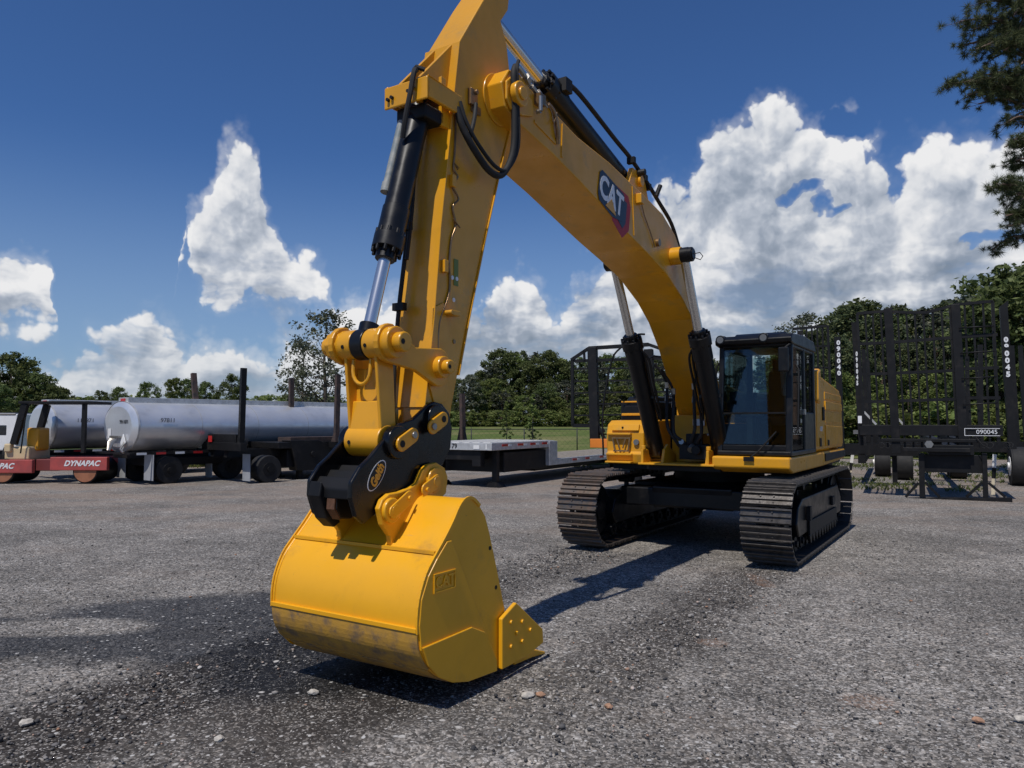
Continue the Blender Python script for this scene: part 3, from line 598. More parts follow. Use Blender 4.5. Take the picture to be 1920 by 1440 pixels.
b=MB(); b.tube([(-1.12,-.6,2.1),(-1.12,-.6,2.9),(-1.02,-.3,3.05),(-.86,.3,3.05)],.016); b.tube([(-.42,-.2,2.4),(-.42,-.2,3.32),(-.5,.3,3.36),(-.62,.6,3.3)],.018); b.tube([(-.42,-.2,3.0),(-.60,.2,3.0),(-.62,.6,2.4)],.016); b.build('rear_handrail',BLKM,ex)
b=MB(); b.b2(-1.03,-.93,-1.05,-1.0,2.66,2.92); b.tube([(-.97,-1.02,2.66),(-1.03,-.9,2.3)],.014); mm=b.build('side_mirror',BLK,ex,bevel=.015)
b=MB(); b.prism([(1.06,2.72),(1.09,2.84),(1.06,2.90)],-1.05,-.96); b.build('amber_marker',AMB,ex,bevel=.01)
# --- boom
BT=[(7.10,4.86),(6.98,5.02),(6.80,5.05),(6.55,4.96),(6.2,4.93),(5.68,4.84),(4.9,4.80),(4.4,4.74),(3.92,4.69),(3.3,4.60),(2.85,4.42),(2.4,4.03),(1.95,3.50),(1.45,2.98),(1.0,2.50),(.55,2.15),(.25,2.08)]
BL=[(.10,1.90),(.30,1.72),(.62,1.74),(.95,1.98),(1.40,2.50),(1.83,3.02),(2.20,3.36),(2.60,3.60),(3.2,3.84),(3.8,3.98),(4.4,4.10),(5.0,4.24),(5.6,4.38),(6.2,4.50),(6.75,4.58),(7.04,4.66)]
b=MB(); b.prism(BT+BL,-.33,.33); boom=b.build('boom',YEL,ex,bevel=.012)
b=MB()
for p,q in (((4.28,4.70),(4.24,4.12)),((6.0,4.86),(6.02,4.52))):
    b.bar((.334,-p[0],p[1]),(.334,-q[0],q[1]),.028,.010,up=(1,0,0))
b.bar((.334,-6.55,4.70),(.334,-6.15,4.62),.03,.012,up=(1,0,0))
b.build('weld_rib',YEL,boom)
for sgn in (1,-1):
    b=MB(); b.prism([(7.06,4.72),(7.06,4.88),(6.98,4.95),(6.88,4.95),(6.62,4.86),(6.60,4.72),(6.80,4.66),(6.98,4.65)],sgn*.335,sgn*.36); b.cyl((sgn*.37,-6.92,4.80),(sgn*.43,-6.92,4.80),.11,n=24); b.cyl((sgn*.43,-6.92,4.80),(sgn*.45,-6.92,4.80),.06,n=16)
    b.build('boom_ear',YEL,boom,bevel=.01)
    b=MB(); b.cyl((sgn*.33,-3.0,4.10),(sgn*.47,-3.0,4.10),.115,n=24); bs_=b.build('cylinder_boss',YEL,boom,bevel=.008)
    b=MB(); b.cyl((sgn*.47,-3.0,4.10),(sgn*.62,-3.0,4.10),.095,n=24); b.cyl((sgn*.62,-3.0,4.10),(sgn*.635,-3.0,4.10),.075,n=24)
    b.build('pin_cap',BLK,bs_,bevel=.01)
b=MB(); b.tube([(.63,-3.0,4.10),(.70,-2.96,4.12),(.72,-2.9,4.08),(.68,-2.88,4.04),(.63,-2.95,4.06)],.006); b.build('pin_wire',BLKM,boom)
b=MB(); b.cyl((.33,-3.52,4.18),(.37,-3.52,4.18),.05,n=16); b.tube([(.345,-3.62,4.10),(.345,-3.75,4.25),(.345,-3.95,4.42),(.35,-4.05,4.55)],.007); b.build('grease_fitting',BRASS,boom)
b=MB(); b.b2(.33,.40,-4.18,-4.08,4.52,4.64); b.build('cable_block',YEL,boom,bevel=.008)
# boom emblem: dark plate, white letters, yellow triangle, red half hexagon
LM=lambda f,z,o=.335:(o,-f,z)
def decal(name,pts,m,off,th=.002):
    b=MB(); b.prism(pts,.33+off,.33+off+th); return b.build(name,m,boom)
ang=math.atan2(-.16,.74)
def lg(x,y):                                        # emblem plane: x to the right (backwards), y up, centred on the boom side
    ca,sa=math.cos(ang),math.sin(ang); return (4.83-(x*ca-y*sa),4.40+(x*sa+y*ca))
decal('emblem_red',[lg(*p) for p in ((.02,-.24),(.31,-.33),(.47,-.17),(.47,.13),(.38,.23),(.05,.2))],LOGOR,.003)
decal('emblem_edge',[lg(*p) for p in ((.12,-.16),(.29,-.22),(.36,-.13),(.36,.13),(.10,.13))],LOGOK,.006)
decal('emblem_plate',[lg(*p) for p in ((-.38,-.10),(-.34,-.17),(.00,-.21),(.27,-.15),(.27,.16),(.24,.19),(-.33,.19),(-.38,.14))],LOGOK,.009)
text('emblem_text','CAT',.36,LOGOW,boom,onface((.3425,-(lg(-.055,.005)[0]),lg(-.055,.005)[1]),(0,math.cos(ang),math.sin(ang)),(1,0,0)),extrude=.001,bold=.012,sx=.86)
decal('emblem_triangle',[lg(*p) for p in ((-.19,-.165),(-.05,-.02),(.09,-.165))],YEL,.0145,.001)
# hoses along the top of the boom, stick cylinder
def cyl_part(name,p0,p1,r,ps,rr,parent,rodp1,extra=True,barrel=BLK):
    b=MB(); b.cyl(p0,p1,r,n=32); a=(Vector(p1)-Vector(p0)).normalized()
    b.cyl(Vector(p1)-a*.30,Vector(p1)-a*.02,r*1.08,n=32); b.cyl(Vector(p1)-a*.06,Vector(p1)+a*.06,r*1.22,n=32)
    for k in range(10):
        t=k*math.pi/5; e1=a.cross(Vector((1,0,0))).normalized(); e2=a.cross(e1); q=Vector(p1)+(e1*math.cos(t)+e2*math.sin(t))*r*1.06
        b.cyl(q-a*.10,q+a*.10,r*.16,n=8)
    b.cyl(Vector(p1)+a*.05,Vector(p1)+a*.14,r*.78,n=28)
    c=b.build(name,barrel,parent,bevel=.004,seg=1)
    b=MB(); b.cyl(Vector(p1)+a*.10,rodp1,rr,n=28); b.build('rod',CHR,c); return c
for sgn in (1,-1):
    u=.50*sgn; foot=(u,-1.50,1.46); top=(u,-3.0,4.10); F=Vector(foot); Tp=Vector(top); mid=F+(Tp-F)*.60
    c=cyl_part('boom_cylinder',foot,mid,.125,None,.062,ex,top); a=(Tp-F).normalized()
    b=MB(); b.cyl((u-.07,-3.0,4.10),(u+.07,-3.0,4.10),.10,n=24); b.build('rod_eye',BLK,c,bevel=.006)
    b=MB(); b.cyl((u-.09,-1.50,1.46),(u+.09,-1.50,1.46),.11,n=24); b.build('foot_eye',BLK,c,bevel=.006)
    b=MB(); s2=-sgn
    for o_,dz in ((.0,.0),(.05,.02)):
        q=[F+a*.55+Vector((s2*.18,0,.0)),F+a*.75+Vector((s2*(.15+o_),.0,.0)),F+a*1.2+Vector((s2*(.15+o_),-.02,0)),F+a*1.55+Vector((s2*(.15+o_),0,0)),F+a*1.72+Vector((s2*.10,0,0))]
        b.tube(smoothpts([tuple(k) for k in q],4),.018)
    b.box(F+a*.95,(.32,.06,.05),None); b.build('hydraulic_line',BLK,c)
# valve and hose cluster in the middle
b=MB()
for k,(u0,z0) in enumerate(((-.30,2.45),(-.20,2.35),(.12,2.42),(.22,2.36))):
    b.tube(smoothpts([(u0,-1.55,z0),(u0+.02,-1.62,z0-.25),(u0+.04,-1.66,z0-.6),(u0+.16*(1 if u0<0 else -.2),-1.62,1.62),(u0+.25*(1 if u0<0 else -.3),-1.45,1.42)],5),.026)
    b.tube(smoothpts([(u0,-1.55,z0),(u0-.04*(1 if u0<0 else -1),-1.58,z0+.15),(u0-.14*(1 if u0<0 else -1),-1.70,z0+.35)],4),.022)
b.build('hose_bundle',RUB,ex)
b=MB()
for u0,z0 in ((-.30,2.45),(-.20,2.35),(.12,2.42),(.22,2.36)): b.cyl((u0,-1.55,z0-.02),(u0,-1.56,z0+.07),.034,n=6,sm=False); b.cyl((u0+.01,-1.58,z0-.13),(u0+.01,-1.60,z0-.22),.03,n=10)
b.cyl((.30,-1.5,1.72),(.50,-1.5,1.78),.025,n=10); b.cyl((-.05,-1.56,1.60),(-.05,-1.66,1.62),.04,n=8); b.cyl((.10,-1.6,1.55),(.10,-1.68,1.5),.05,n=12)
b.build('hose_fitting',MET,ex)
b=MB(); b.b2(-.10,.34,-1.62,-1.25,1.36,1.58); b.b2(.0,.25,-1.60,-1.3,1.58,1.74); b.cyl((.18,-1.62,1.50),(.18,-1.70,1.50),.07,n=14); b.build('swivel_block',BLKM,ex,bevel=.01)
b=MB(); b.b2(-.02,.16,-1.22,-1.205,1.86,1.96); b.build('warning_plate',WHT,ex)
# stick cylinder on top of the boom
p0=(0,-3.75,4.93); p1=(0,-5.75,5.42); pe=(0,-6.86,5.70)
sc=cyl_part('stick_cylinder',p0,p1,.12,None,.06,ex,pe)
b=MB(); b.prism([(4.15,4.70),(3.95,5.05),(3.60,5.05),(3.35,4.55)],-.20,-.14); b.prism([(4.15,4.70),(3.95,5.05),(3.60,5.05),(3.35,4.55)],.14,.20); b.cyl((-.24,-3.75,4.93),(.24,-3.75,4.93),.07,n=18); b.build('stick_cylinder_bracket',YEL,boom,bevel=.01)
b=MB()
for u in (-.14,.14): b.tube(smoothpts([(u,-5.60,5.50),(u*1.2,-5.3,5.46),(u*1.2,-4.4,5.26),(u*1.3,-4.0,5.16),(u*1.5,-3.55,4.98),(u*1.7,-3.2,4.80),(u*1.9,-2.8,4.58),(u*2.0,-2.5,4.22)],5),.026)
b.b2(-.19,-.05,-5.66,-5.52,5.38,5.52); b.b2(.05,.19,-5.66,-5.52,5.38,5.52); b.build('boom_hose',RUB,ex)
b=MB()
for v,z in ((4.0,5.12),(3.62,5.0),(3.5,4.92)): b.b2(.15,.25,-v-.03,-v+.03,z-.04,z+.04)
b.cyl((.12,-3.8,5.02),(.30,-3.8,5.02),.04,n=10); b.cyl((.30,-3.45,4.8),(.34,-3.4,4.95),.03,n=8); b.build('hose_clamp',BLKM,ex,bevel=.004)
# --- stick
ST_F=[(7.93,2.02),(7.86,2.45),(7.82,2.71),(7.74,3.46),(7.655,4.03),(7.565,4.66),(7.50,5.08),(7.15,5.61),(6.92,5.93),(6.80,6.02)]
ST_B=[(6.70,5.98),(6.74,5.72),(6.86,5.56),(6.76,5.38),(6.69,5.04),(6.70,4.67),(6.85,4.27),(7.12,3.50),(7.36,2.76),(7.50,2.29),(7.58,2.02),(7.62,1.84),(7.72,1.75),(7.86,1.76),(7.94,1.86)]
b=MB(); b.prism(ST_F+ST_B,-.165,.165); stick=b.build('stick',YEL,ex,bevel=.008)
b=MB()
for i in range(len(ST_B)-7+1-2):
    p,q=ST_B[i+3],ST_B[i+4]
    b.bar((.172,-p[0]-.03,p[1]),(.172,-q[0]-.03,q[1]),.012,.012)
def flange(pts,u0,u1,t,mat_,name,side):
    b=MB(); n=len(pts)
    outer=[(p[0]+side*t,p[1]+.0) for p in pts]
    b.prism(pts+outer[::-1],u0,u1); return b.build(name,mat_,stick,bevel=.003,seg=1)
flange(ST_F[:7],-.185,.185,.014,YEL,'front_plate',1)
flange(ST_B[4:10],-.18,.18,.014,YEL,'rear_plate',-1)
b=MB(); b.cyl((-.345,-6.92,4.80),(.345,-6.92,4.80),.115,n=28); b.cyl((.165,-6.92,4.80),(.18,-6.92,4.80),.23,n=32); b.build('pivot_boss',YEL,stick,bevel=.005)
def side_blk(v,z,a,b_,c): return (v,z,a,b_,c)
for (v,z,w_,h_,d_) in ((7.60,3.87,.05,.10,.04),(7.70,3.15,.05,.10,.04),(7.74,5.0-.4,.06,.15,.03)):
    b=MB(); b.b2(.165,.165+d_,-v-w_/2,-v+w_/2,z-h_/2,z+h_/2); b.build('mount_block',YEL,stick,bevel=.004)
b=MB()
cable=[(.175,-7.55,4.45),(.175,-7.56,4.15),(.178,-7.58,3.98),(.19,-7.54,3.92),(.176,-7.60,3.84),(.19,-7.53,3.74),(.176,-7.59,3.66),(.178,-7.55,3.52),(.175,-7.60,3.40),(.175,-7.63,3.20),(.175,-7.62,3.02),(.175,-7.65,2.90),(.175,-7.76,2.68),(.175,-7.77,2.4)]
b.tube(smoothpts(cable,4),.009); b.tube([(.185,-7.52,4.0),(.19,-7.58,4.02),(.19,-7.54,3.98)],.006); b.tube([(.185,-7.58,3.54),(.20,-7.52,3.50),(.19,-7.60,3.56)],.006); b.build('cable',BRASS,stick)
for v,z in ((7.66,2.62),(7.55,2.56),(7.70,2.14),(7.58,3.08),(7.52,3.08),(7.56,2.90)):
    b=MB(); b.cyl((.165,-v,z),(.172,-v,z),.018,n=12); b.build('bolt',BRASS if z<2.8 else WHT,stick)
b=MB(); b.cyl((.17,-7.68,2.78),(.25,-7.68,2.78),.02,n=10); b.b2(.17,.24,-7.66,-7.56,2.76,2.80); b.build('grease_bracket',YEL,stick,bevel=.004)
b=MB(); b.b2(.168,.170,-7.56,-7.50,3.02,3.24); b.build('green_decal',GREEN,stick)
b=MB(); b.prism([(7.70,2.86),(7.84,2.80),(7.88,2.2),(7.80,2.02),(7.66,2.08),(7.62,2.6)],.165,.178); b.build('doubler_plate',YEL,stick,bevel=.004)
# triangular ribs and bracket that carry the bucket cylinder
for u in (-.09,.09):
    b=MB(); b.prism([(7.49,5.10),(7.94,4.62),(7.94,4.42),(7.60,4.50)],u-.016,u+.016); b.build('rib',YEL,stick,bevel=.004)
b=MB(); b.b2(-.20,.24,-8.005,-7.985,4.40,4.58); b.b2(-.20,-.18,-7.985,-7.56,4.44,4.60); b.b2(.20,.24,-7.985,-7.55,4.42,4.58); bk=b.build('cylinder_bracket',YEL,stick,bevel=.01)
b=MB()
for u,z in ((-.15,4.47),(-.11,4.48),(.10,4.51),(.06,4.49)): b.cyl((u,-8.005,z),(u,-8.03,z),.014,n=8)
b.build('bracket_bolt',BLKM,bk)
b=MB(); b.b2(-.14,.16,-7.93,-7.68,4.30,4.42); b.build('cylinder_yoke',BLKM,stick,bevel=.02)
b=MB(); b.prism([(7.62,4.30),(7.72,4.30),(7.72,4.46),(7.62,4.46)],.12,.16); b.build('stop_block',YEL,stick)
# bucket cylinder, its pipe and sleeve
PIN=(8.40,2.47)
c0=Vector((0,-7.80,4.46)); rod=Vector((0,-PIN[0],PIN[1])); a=(rod-c0).normalized(); c1=c0+a*1.25
bc=cyl_part('bucket_cylinder',c0,c1,.098,None,.048,ex,rod)
b=MB(); b.cyl((-.055,-PIN[0],PIN[1]),(.055,-PIN[0],PIN[1]),.115,n=28); b.cyl(rod-a*.16,rod-a*.08,.075,n=24); b.build('rod_eye',BLK,bc,bevel=.006)
b=MB(); b.cyl((-.13,-7.80,4.46),(.13,-7.80,4.46),.09,n=20); b.build('barrel_eye',BLK,bc)
b=MB(); o_=Vector((-.10,-.06,0)); b.tube([c0+a*.15+o_,c0+a*.75+o_],.034,n=10); b.cyl(c0+a*.72+o_,c0+a*.80+o_,.042,n=12); b.build('tube_sleeve',mat('sleeve_grey',(.16,.19,.20),.6,var=.5,vs=14,col2=(.30,.30,.28)),bc)
b=MB(); b.b2(-.03,.03,0,.004,-.02,.02); 
for k in (0,.05):
    q=c0+a*(1.02+k); b.box(q+Vector((-.02,-.100,-.012)),(.05,.004,.02),Matrix.Rotation(R(-12),3,'X'))
b.v=b.v[8:]; b.f=[[i-8 for i in f] for f in b.f[6:]]; b.mi=b.mi[6:]; b.sm=b.sm[6:]; b.build('white_sticker',WHT,bc)
b=MB(); b.tube(smoothpts([(.11,-7.98,4.66),(.13,-8.03,4.62),(.11,-8.05,4.45),(.06,-8.05,4.25),(.02,-8.03,4.12)],5),.022); b.tube([(.07,-7.96,4.68),(.12,-7.99,4.68),(.17,-7.95,4.66)],.018); b.build('bracket_hose',RUB,ex)
b=MB(); b.tube(smoothpts([(-.12,-7.62,4.35),(-.14,-7.72,4.0),(-.10,-7.80,3.6),(-.10,-7.86,3.2),(-.12,-7.90,2.8),(-.12,-7.94,2.4),(-.10,-7.98,2.0),(-.08,-7.98,1.86)],5),.018)
b.tube(smoothpts([(-.06,-7.64,4.35),(-.09,-7.74,4.0),(-.06,-7.82,3.6),(-.06,-7.88,3.2)],5),.016)
b.build('stick_line',RUB,ex)
b=MB()
for v,z in ((7.84,3.48),(7.905,2.82)): b.b2(-.16,-.05,-v-.03,-v+.02,z-.03,z+.03)
b.build('line_clamp',BLKM,ex)
# hoses crossing the boom tip
b=MB(); 
h1=[(.22,-7.60,4.47),(.25,-7.56,4.32),(.29,-7.45,4.16),(.31,-7.25,4.03),(.33,-7.08,4.05),(.36,-6.96,4.28),(.37,-6.95,4.65),(.38,-6.98,4.95),(.36,-6.92,5.06)]
h2=[(p[0]+.02,p[1]+(.05 if 2<i<6 else .02),p[2]+.055) for i,p in enumerate(h1)]
b.tube(smoothpts(h1,6),.030,n=10); b.tube(smoothpts(h2,6),.017,n=8)
for k in range(60):
    t=k/59; i=t*(len(h1)-3)+1; j=int(i); q=Vector(h1[j]).lerp(Vector(h1[min(j+1,len(h1)-1)]),i-j)
b.tube(smoothpts([(.20,-7.30,4.62),(.23,-7.36,4.48),(.26,-7.44,4.34),(.25,-7.48,4.22)],4),.018)
b.build('crossover_hose',RUB,ex)
b=MB(); b.tube(smoothpts([(.37,-6.96,5.0),(.36,-6.90,5.07),(.34,-6.75,5.06),(.32,-6.62,5.02)],4),.026); b.cyl((.34,-6.72,5.05),(.33,-6.66,5.03),.042,n=6,sm=False); b.cyl((.33,-6.50,4.99),(.33,-6.44,4.97),.042,n=6,sm=False); b.tube([(.33,-6.6,5.01),(.32,-6.3,4.93)],.028)
b.cyl((.40,-6.55,4.78),(.40,-6.55,4.92),.020,n=8); b.cyl((.36,-6.55,4.78),(.40,-6.55,4.78),.02,n=8); b.build('hose_elbow',MET,ex)
b=MB(); b.tube(smoothpts([(.34,-6.30,4.95),(.35,-6.2,4.90),(.36,-6.15,4.74),(.34,-6.12,4.62)],4),.02); b.tube(smoothpts([(.35,-6.45,4.98),(.37,-6.3,4.88),(.37,-6.25,4.78),(.35,-6.15,4.92)],4),.007); b.b2(.33,.40,-6.55,-6.45,4.86,4.96); b.build('bleed_pipe',BRASS,ex)
b=MB(); b.b2(.165,.20,-7.37,-7.27,4.60,4.74); b.b2(.165,.185,-7.33,-7.20,4.55,4.62); b.cyl((.165,-7.30,4.72),(.22,-7.30,4.72),.022,n=10); b.build('valve_port',BRASS,stick,bevel=.004)
b=MB(); b.prism([(7.50,4.95),(7.60,4.84),(7.56,4.80),(7.50,4.86)],-.02,.10); b.cyl((.05,-7.62,4.86),(.05,-7.66,4.86),.025,n=8); b.build('bleed_valve',MET,stick)
# --- link and guide arms
b=MB()
for sgn in (1,-1):
    b.prism([(PIN[0]+.10,PIN[1]-.05),(PIN[0]+.055,PIN[1]-.10),(8.40,1.84),(8.24,1.84),(PIN[0]-.12,PIN[1]-.10)],sgn*.135,sgn*.162)
b.prism([(8.38,2.06),(8.41,1.82),(8.38,1.82),(8.35,2.06)],-.14,.14); b.prism([(8.335,2.30),(8.36,1.84),(8.325,1.84),(8.305,2.30)],-.14,.14)
b.cyl((-.165,-8.33,1.77),(.165,-8.33,1.77),.115,n=36)
for sgn in (1,-1): b.cyl((sgn*.06,-PIN[0],PIN[1]),(sgn*.20,-PIN[0],PIN[1]),.112,n=36)
lk=b.build('bucket_link',YEL,ex,bevel=.008)
b=MB(); b.tube([(-.085,-8.43,2.36)]+[(-.085+.085*(1-math.cos(t*math.pi/8)),-8.435,2.28-.10*math.sin(t*math.pi/8)) for t in range(9)]+[(.085,-8.43,2.36)],.014); b.build('link_arch',YEL,lk)
b=MB()
for u in (-.12,.10): b.cyl((u,-PIN[0]-.108,PIN[1]-.02),(u,-PIN[0]-.113,PIN[1]-.021),.015,n=12)
b.cyl((-.11,-8.33-.112,1.76),(-.11,-8.33-.118,1.76),.015,n=12); b.build('grease_hole',BLKM,lk)
for sgn in (1,-1):
    b=MB(); G=(7.84,2.33); dx=Vector((PIN[0]-G[0],PIN[1]-G[1]))
    pr=[]
    for k in range(13): t=R(90)+k*R(180)/12-R(12); pr.append((G[0]+.155*math.cos(t),G[1]+.155*math.sin(t)))
    pr=[(G[0]+.15*math.cos(R(t)),G[1]+.15*math.sin(R(t))) for t in range(100,300,20)]
    pr+=[(8.12,2.29)]+[(PIN[0]+.14*math.cos(R(t)),PIN[1]+.14*math.sin(R(t))) for t in range(-80,101,20)]+[(8.12,2.46)]
    b.prism(pr,sgn*.20,sgn*.245); b.cyl((sgn*.19,-PIN[0],PIN[1]),(sgn*.31,-PIN[0],PIN[1]),.115,n=8 if sgn<0 else 28,sm=True)
    b.cyl((sgn*.17,-G[0],G[1]),(sgn*.30,-G[0],G[1]),.085,n=28); gl=b.build('guide_arm',YEL,ex,bevel=.008)
    b=MB(); b.cyl((sgn*.31,-PIN[0],PIN[1]),(sgn*.385,-PIN[0],PIN[1]),.072,n=28); b.build('pin_end',YEL,gl,bevel=.01); b=MB(); b.cyl((sgn*.30,-G[0],G[1]),(sgn*.36,-G[0],G[1]),.055,n=24); b.build('pin_end',YEL,gl,bevel=.01)
    b=MB(); b.cyl((sgn*.385,-PIN[0]-.03,PIN[1]),(sgn*.388,-PIN[0]-.03,PIN[1]),.02,n=12); b.cyl((sgn*.36,-G[0]-.02,G[1]),(sgn*.363,-G[0]-.02,G[1]),.017,n=12); b.build('pin_hole',BLKM,gl)
# --- quick coupler
CP=[(7.94,2.04),(7.86,2.065),(7.76,2.05),(7.67,1.98),(7.63,1.86),(7.65,1.70),(7.74,1.58),(7.95,1.50),(8.2,1.38),(8.34,1.32),(8.50,1.27),(8.62,1.21),(8.70,1.27),(8.75,1.40),(8.745,1.50),(8.66,1.60),(8.57,1.66),(8.34,1.85),(8.24,1.90),(8.11,1.93),(8.03,1.98)]
for i,sgn in enumerate((1,-1)):
    b=MB(); b.prism(CP,sgn*.178,sgn*.215)
    if i==0: cp=b.build('coupler',BLKS,ex,bevel=.012,seg=3)
    else: b.build('side_plate',BLKS,cp,bevel=.012,seg=3)
b=MB()
b.prism([(8.45,1.60),(8.50,1.54),(8.56,1.57),(8.61,1.50),(8.66,1.53),(8.72,1.45),(8.72,1.38),(8.62,1.44),(8.52,1.46),(8.42,1.52)],-.178,.178)
b.prism([(8.745,1.50),(8.765,1.40),(8.70,1.24),(8.62,1.17),(8.56,1.20),(8.64,1.36)],-.178,-.065)
b.prism([(8.50,1.52),(8.46,1.36),(8.28,1.38),(8.15,1.55)],-.178,.178)
b.build('cross_plate',BLKM,cp,bevel=.010)
b=MB(); b.prism([(8.60,1.46),(8.70,1.42),(8.71,1.31),(8.66,1.24),(8.56,1.23),(8.44,1.30),(8.46,1.44)],-.045,.04); jw=b.build('lock_jaw',BLKM,cp,bevel=.012,seg=3)
b=MB(); b.prism([(8.700,1.415),(8.715,1.405),(8.722,1.31),(8.665,1.235),(8.66,1.245),(8.710,1.315)],-.04,.035); b.build('worn_face',BROWN,jw)
for (v,z),r in (((8.30,1.76),.12),((7.86,1.93),.11)):
    for sgn in (1,-1): b=MB(); b.cyl((sgn*.18,-v,z),(sgn*.25,-v,z),r,n=32); b.build('pin_boss',BLKS,cp,bevel=.01,seg=3)
def stadium(c,d,r,n=10):
    c=Vector(c); d=Vector(d); a0=math.atan2(d.y,d.x); L=d.length; u_=d.normalized(); o=[]
    for k in range(n+1): t=a0-math.pi/2+math.pi*k/n; o.append(tuple(c+u_*L/2+Vector((math.cos(t),math.sin(t)))*r))
    for k in range(n+1): t=a0+math.pi/2+math.pi*k/n; o.append(tuple(c-u_*L/2+Vector((math.cos(t),math.sin(t)))*r))
    return o
def pinplate(name,c,d,r,u0,u1,m,parent,holes):
    b=MB(); b.prism(stadium(c,d,r),u0,u1); o=b.build(name,m,parent,bevel=.006)
    for (v,z),q in holes: b=MB(); b.cyl((u1,-v,z),(u1+.004,-v,z),q,n=20); b.build('bolt_hole',BLKM,o)
    return o
pinplate('pin_plate',(8.235,1.78),(.125,-.06),.056,.255,.275,YEL,cp,(((8.30,1.75),.026),))
pinplate('pin_plate',(7.88,1.90),(.125,-.06),.056,.255,.275,YEL,cp,(((7.82,1.93),.026),))
for v,z in ((7.945,1.872),(8.175,1.812)): b=MB(); b.cyl((.275,-v,z),(.290,-v,z),.026,n=16); b.build('plate_bolt',MET,cp,bevel=.003)
ec=(8.50,1.535)
def oval(ra,rb): return [(ec[0]+ra*math.cos(t)-rb*.55*math.sin(t),ec[1]+rb*math.sin(t)) for t in [k*math.pi/20 for k in range(40)]]
b=MB(); b.prism(oval(.072,.105),.2155,.2170); b.build('badge_rim',LOGOW,cp)
b=MB(); b.prism(oval(.065,.098),.2165,.2185); b.build('badge_face',BLKS,cp)
text('badge_text','Geith',.090,YEL,cp,onface((.2195,-ec[0]+.004,ec[1]),(0,.55,.84),(1,0,0)),extrude=.0008,bold=.004,shear=.15,sx=.86)
# --- bucket
BW=.68
SH=[(7.93,1.30),(8.02,1.36),(8.10,1.36),(8.17,1.31),(8.24,1.22),(8.33,1.12),(8.44,1.01),(8.53,.91),(8.60,.76),(8.62,.60),(8.60,.44),(8.53,.33),(8.42,.235),(8.28,.16),(8.10,.115),(7.88,.095),(7.50,.075)]
def offset(pts,dd):
    out=[]
    for i,p in enumerate(pts):
        a=Vector(pts[max(i-1,0)]); c=Vector(pts[min(i+1,len(pts)-1)]); t=(c-a).normalized(); out.append((p[0]-t.y*dd*-1*1,p[1]+t.x*dd*-1)) 
    return out
SHs=[tuple(p) for p in smoothpts([(p[0],p[1],0) for p in SH],3)]; SHs=[(p[0],p[1]) for p in SHs]
inn=[(p[0]+(7.9-p[0])*.045,p[1]+(.75-p[1])*.045) for p in SHs]
b=MB(); n=len(SHs)
vs=[]; 
for u in (-BW,BW):
    vs+=[(u,-p[0],p[1]) for p in SHs]; vs+=[(u,-p[0],p[1]) for p in inn]
fs=[]
for i in range(n-1):
    fs.append((i,i+1,2*n+i+1,2*n+i)); fs.append((n+i,3*n+i,3*n+i+1,n+i+1)); fs.append((i,n+i,n+i+1,i+1)); fs.append((2*n+i,2*n+i+1,3*n+i+1,3*n+i))
fs+=[(0,2*n,3*n,n),(n-1,2*n-1,4*n-1,3*n-1)]
b.add(vs,fs,0,True); bucket=b.build('bucket',YELB,ex)
for sgn in (1,-1):
    side_pts=[(p[0]+(.008 if p[0]>8.1 else 0),p[1]) for p in SHs]+[(7.55,.12),(7.60,.50),(7.70,.80),(7.80,1.08),(7.86,1.22)]
    b=MB(); b.prism(side_pts,sgn*(BW-.012),sgn*(BW+.012)); b.build('side_wall',YELB,bucket,bevel=.006)
    b=MB(); b.prism([(8.33,1.10),(8.44,1.0),(8.53,.90),(8.60,.76),(8.62,.60),(8.60,.44),(8.53,.33),(8.42,.235),(8.28,.16),(8.10,.115),(7.76,.09),(7.74,.18),(8.28,1.10)],sgn*(BW+.011),sgn*(BW+.026)); b.build('side_wear_plate',YELB,bucket,bevel=.006)
    b=MB(); b.prism([(8.60,.46),(8.54,.33),(8.43,.225),(8.28,.15),(8.10,.105),(7.74,.08),(7.74,.16),(7.90,.40),(8.06,.47)],sgn*(BW+.025),sgn*(BW+.040)); b.build('heel_plate',YELB,bucket,bevel=.006)
    b=MB(); b.prism([(7.70,.45),(7.50,.53),(7.10,.24),(7.09,.13),(7.35,.085),(7.70,.08)],sgn*(BW+.02),sgn*(BW+.055)); scut=b.build('side_cutter',YELB,bucket,bevel=.008)
    b=MB()
    for v,z in ((7.58,.40),(7.50,.30),(7.42,.37),(7.58,.22),(7.42,.22),(7.30,.28)): b.cyl((sgn*(BW+.05),-v,z),(sgn*(BW+.07),-v,z),.016,n=8)
    b.build('cutter_bolt',YELB,scut)
    b=MB()
    for v,z in ((7.72,.68),(7.80,.98)): b.cyl((sgn*(BW+.011),-v,z),(sgn*(BW+.014),-v,z),.016,n=12)
    b.build('side_hole',BLKM,bucket)
# raised maker's plate cast on the side
b=MB()
bx0,bx1,bz0,bz1=8.48,8.24,.78,.90
o0=BW+.026
b.b2(o0,o0+.008,-bx0,-bx1,bz1-.008,bz1+.004); b.b2(o0,o0+.008,-bx0,-bx1,bz0-.004,bz0+.006); b.b2(o0,o0+.008,-bx0,-bx0+.012,bz0,bz1); b.b2(o0,o0+.008,-bx1-.012,-bx1,bz0,bz1)
b.build('raised_frame',YELB,bucket,bevel=.002); text('raised_text','CAT',.105,YELB,bucket,onface((o0+.003,-(bx0+bx1)/2,(bz0+bz1)/2),(0,1,0),(1,0,0)),extrude=.005,bold=.002)
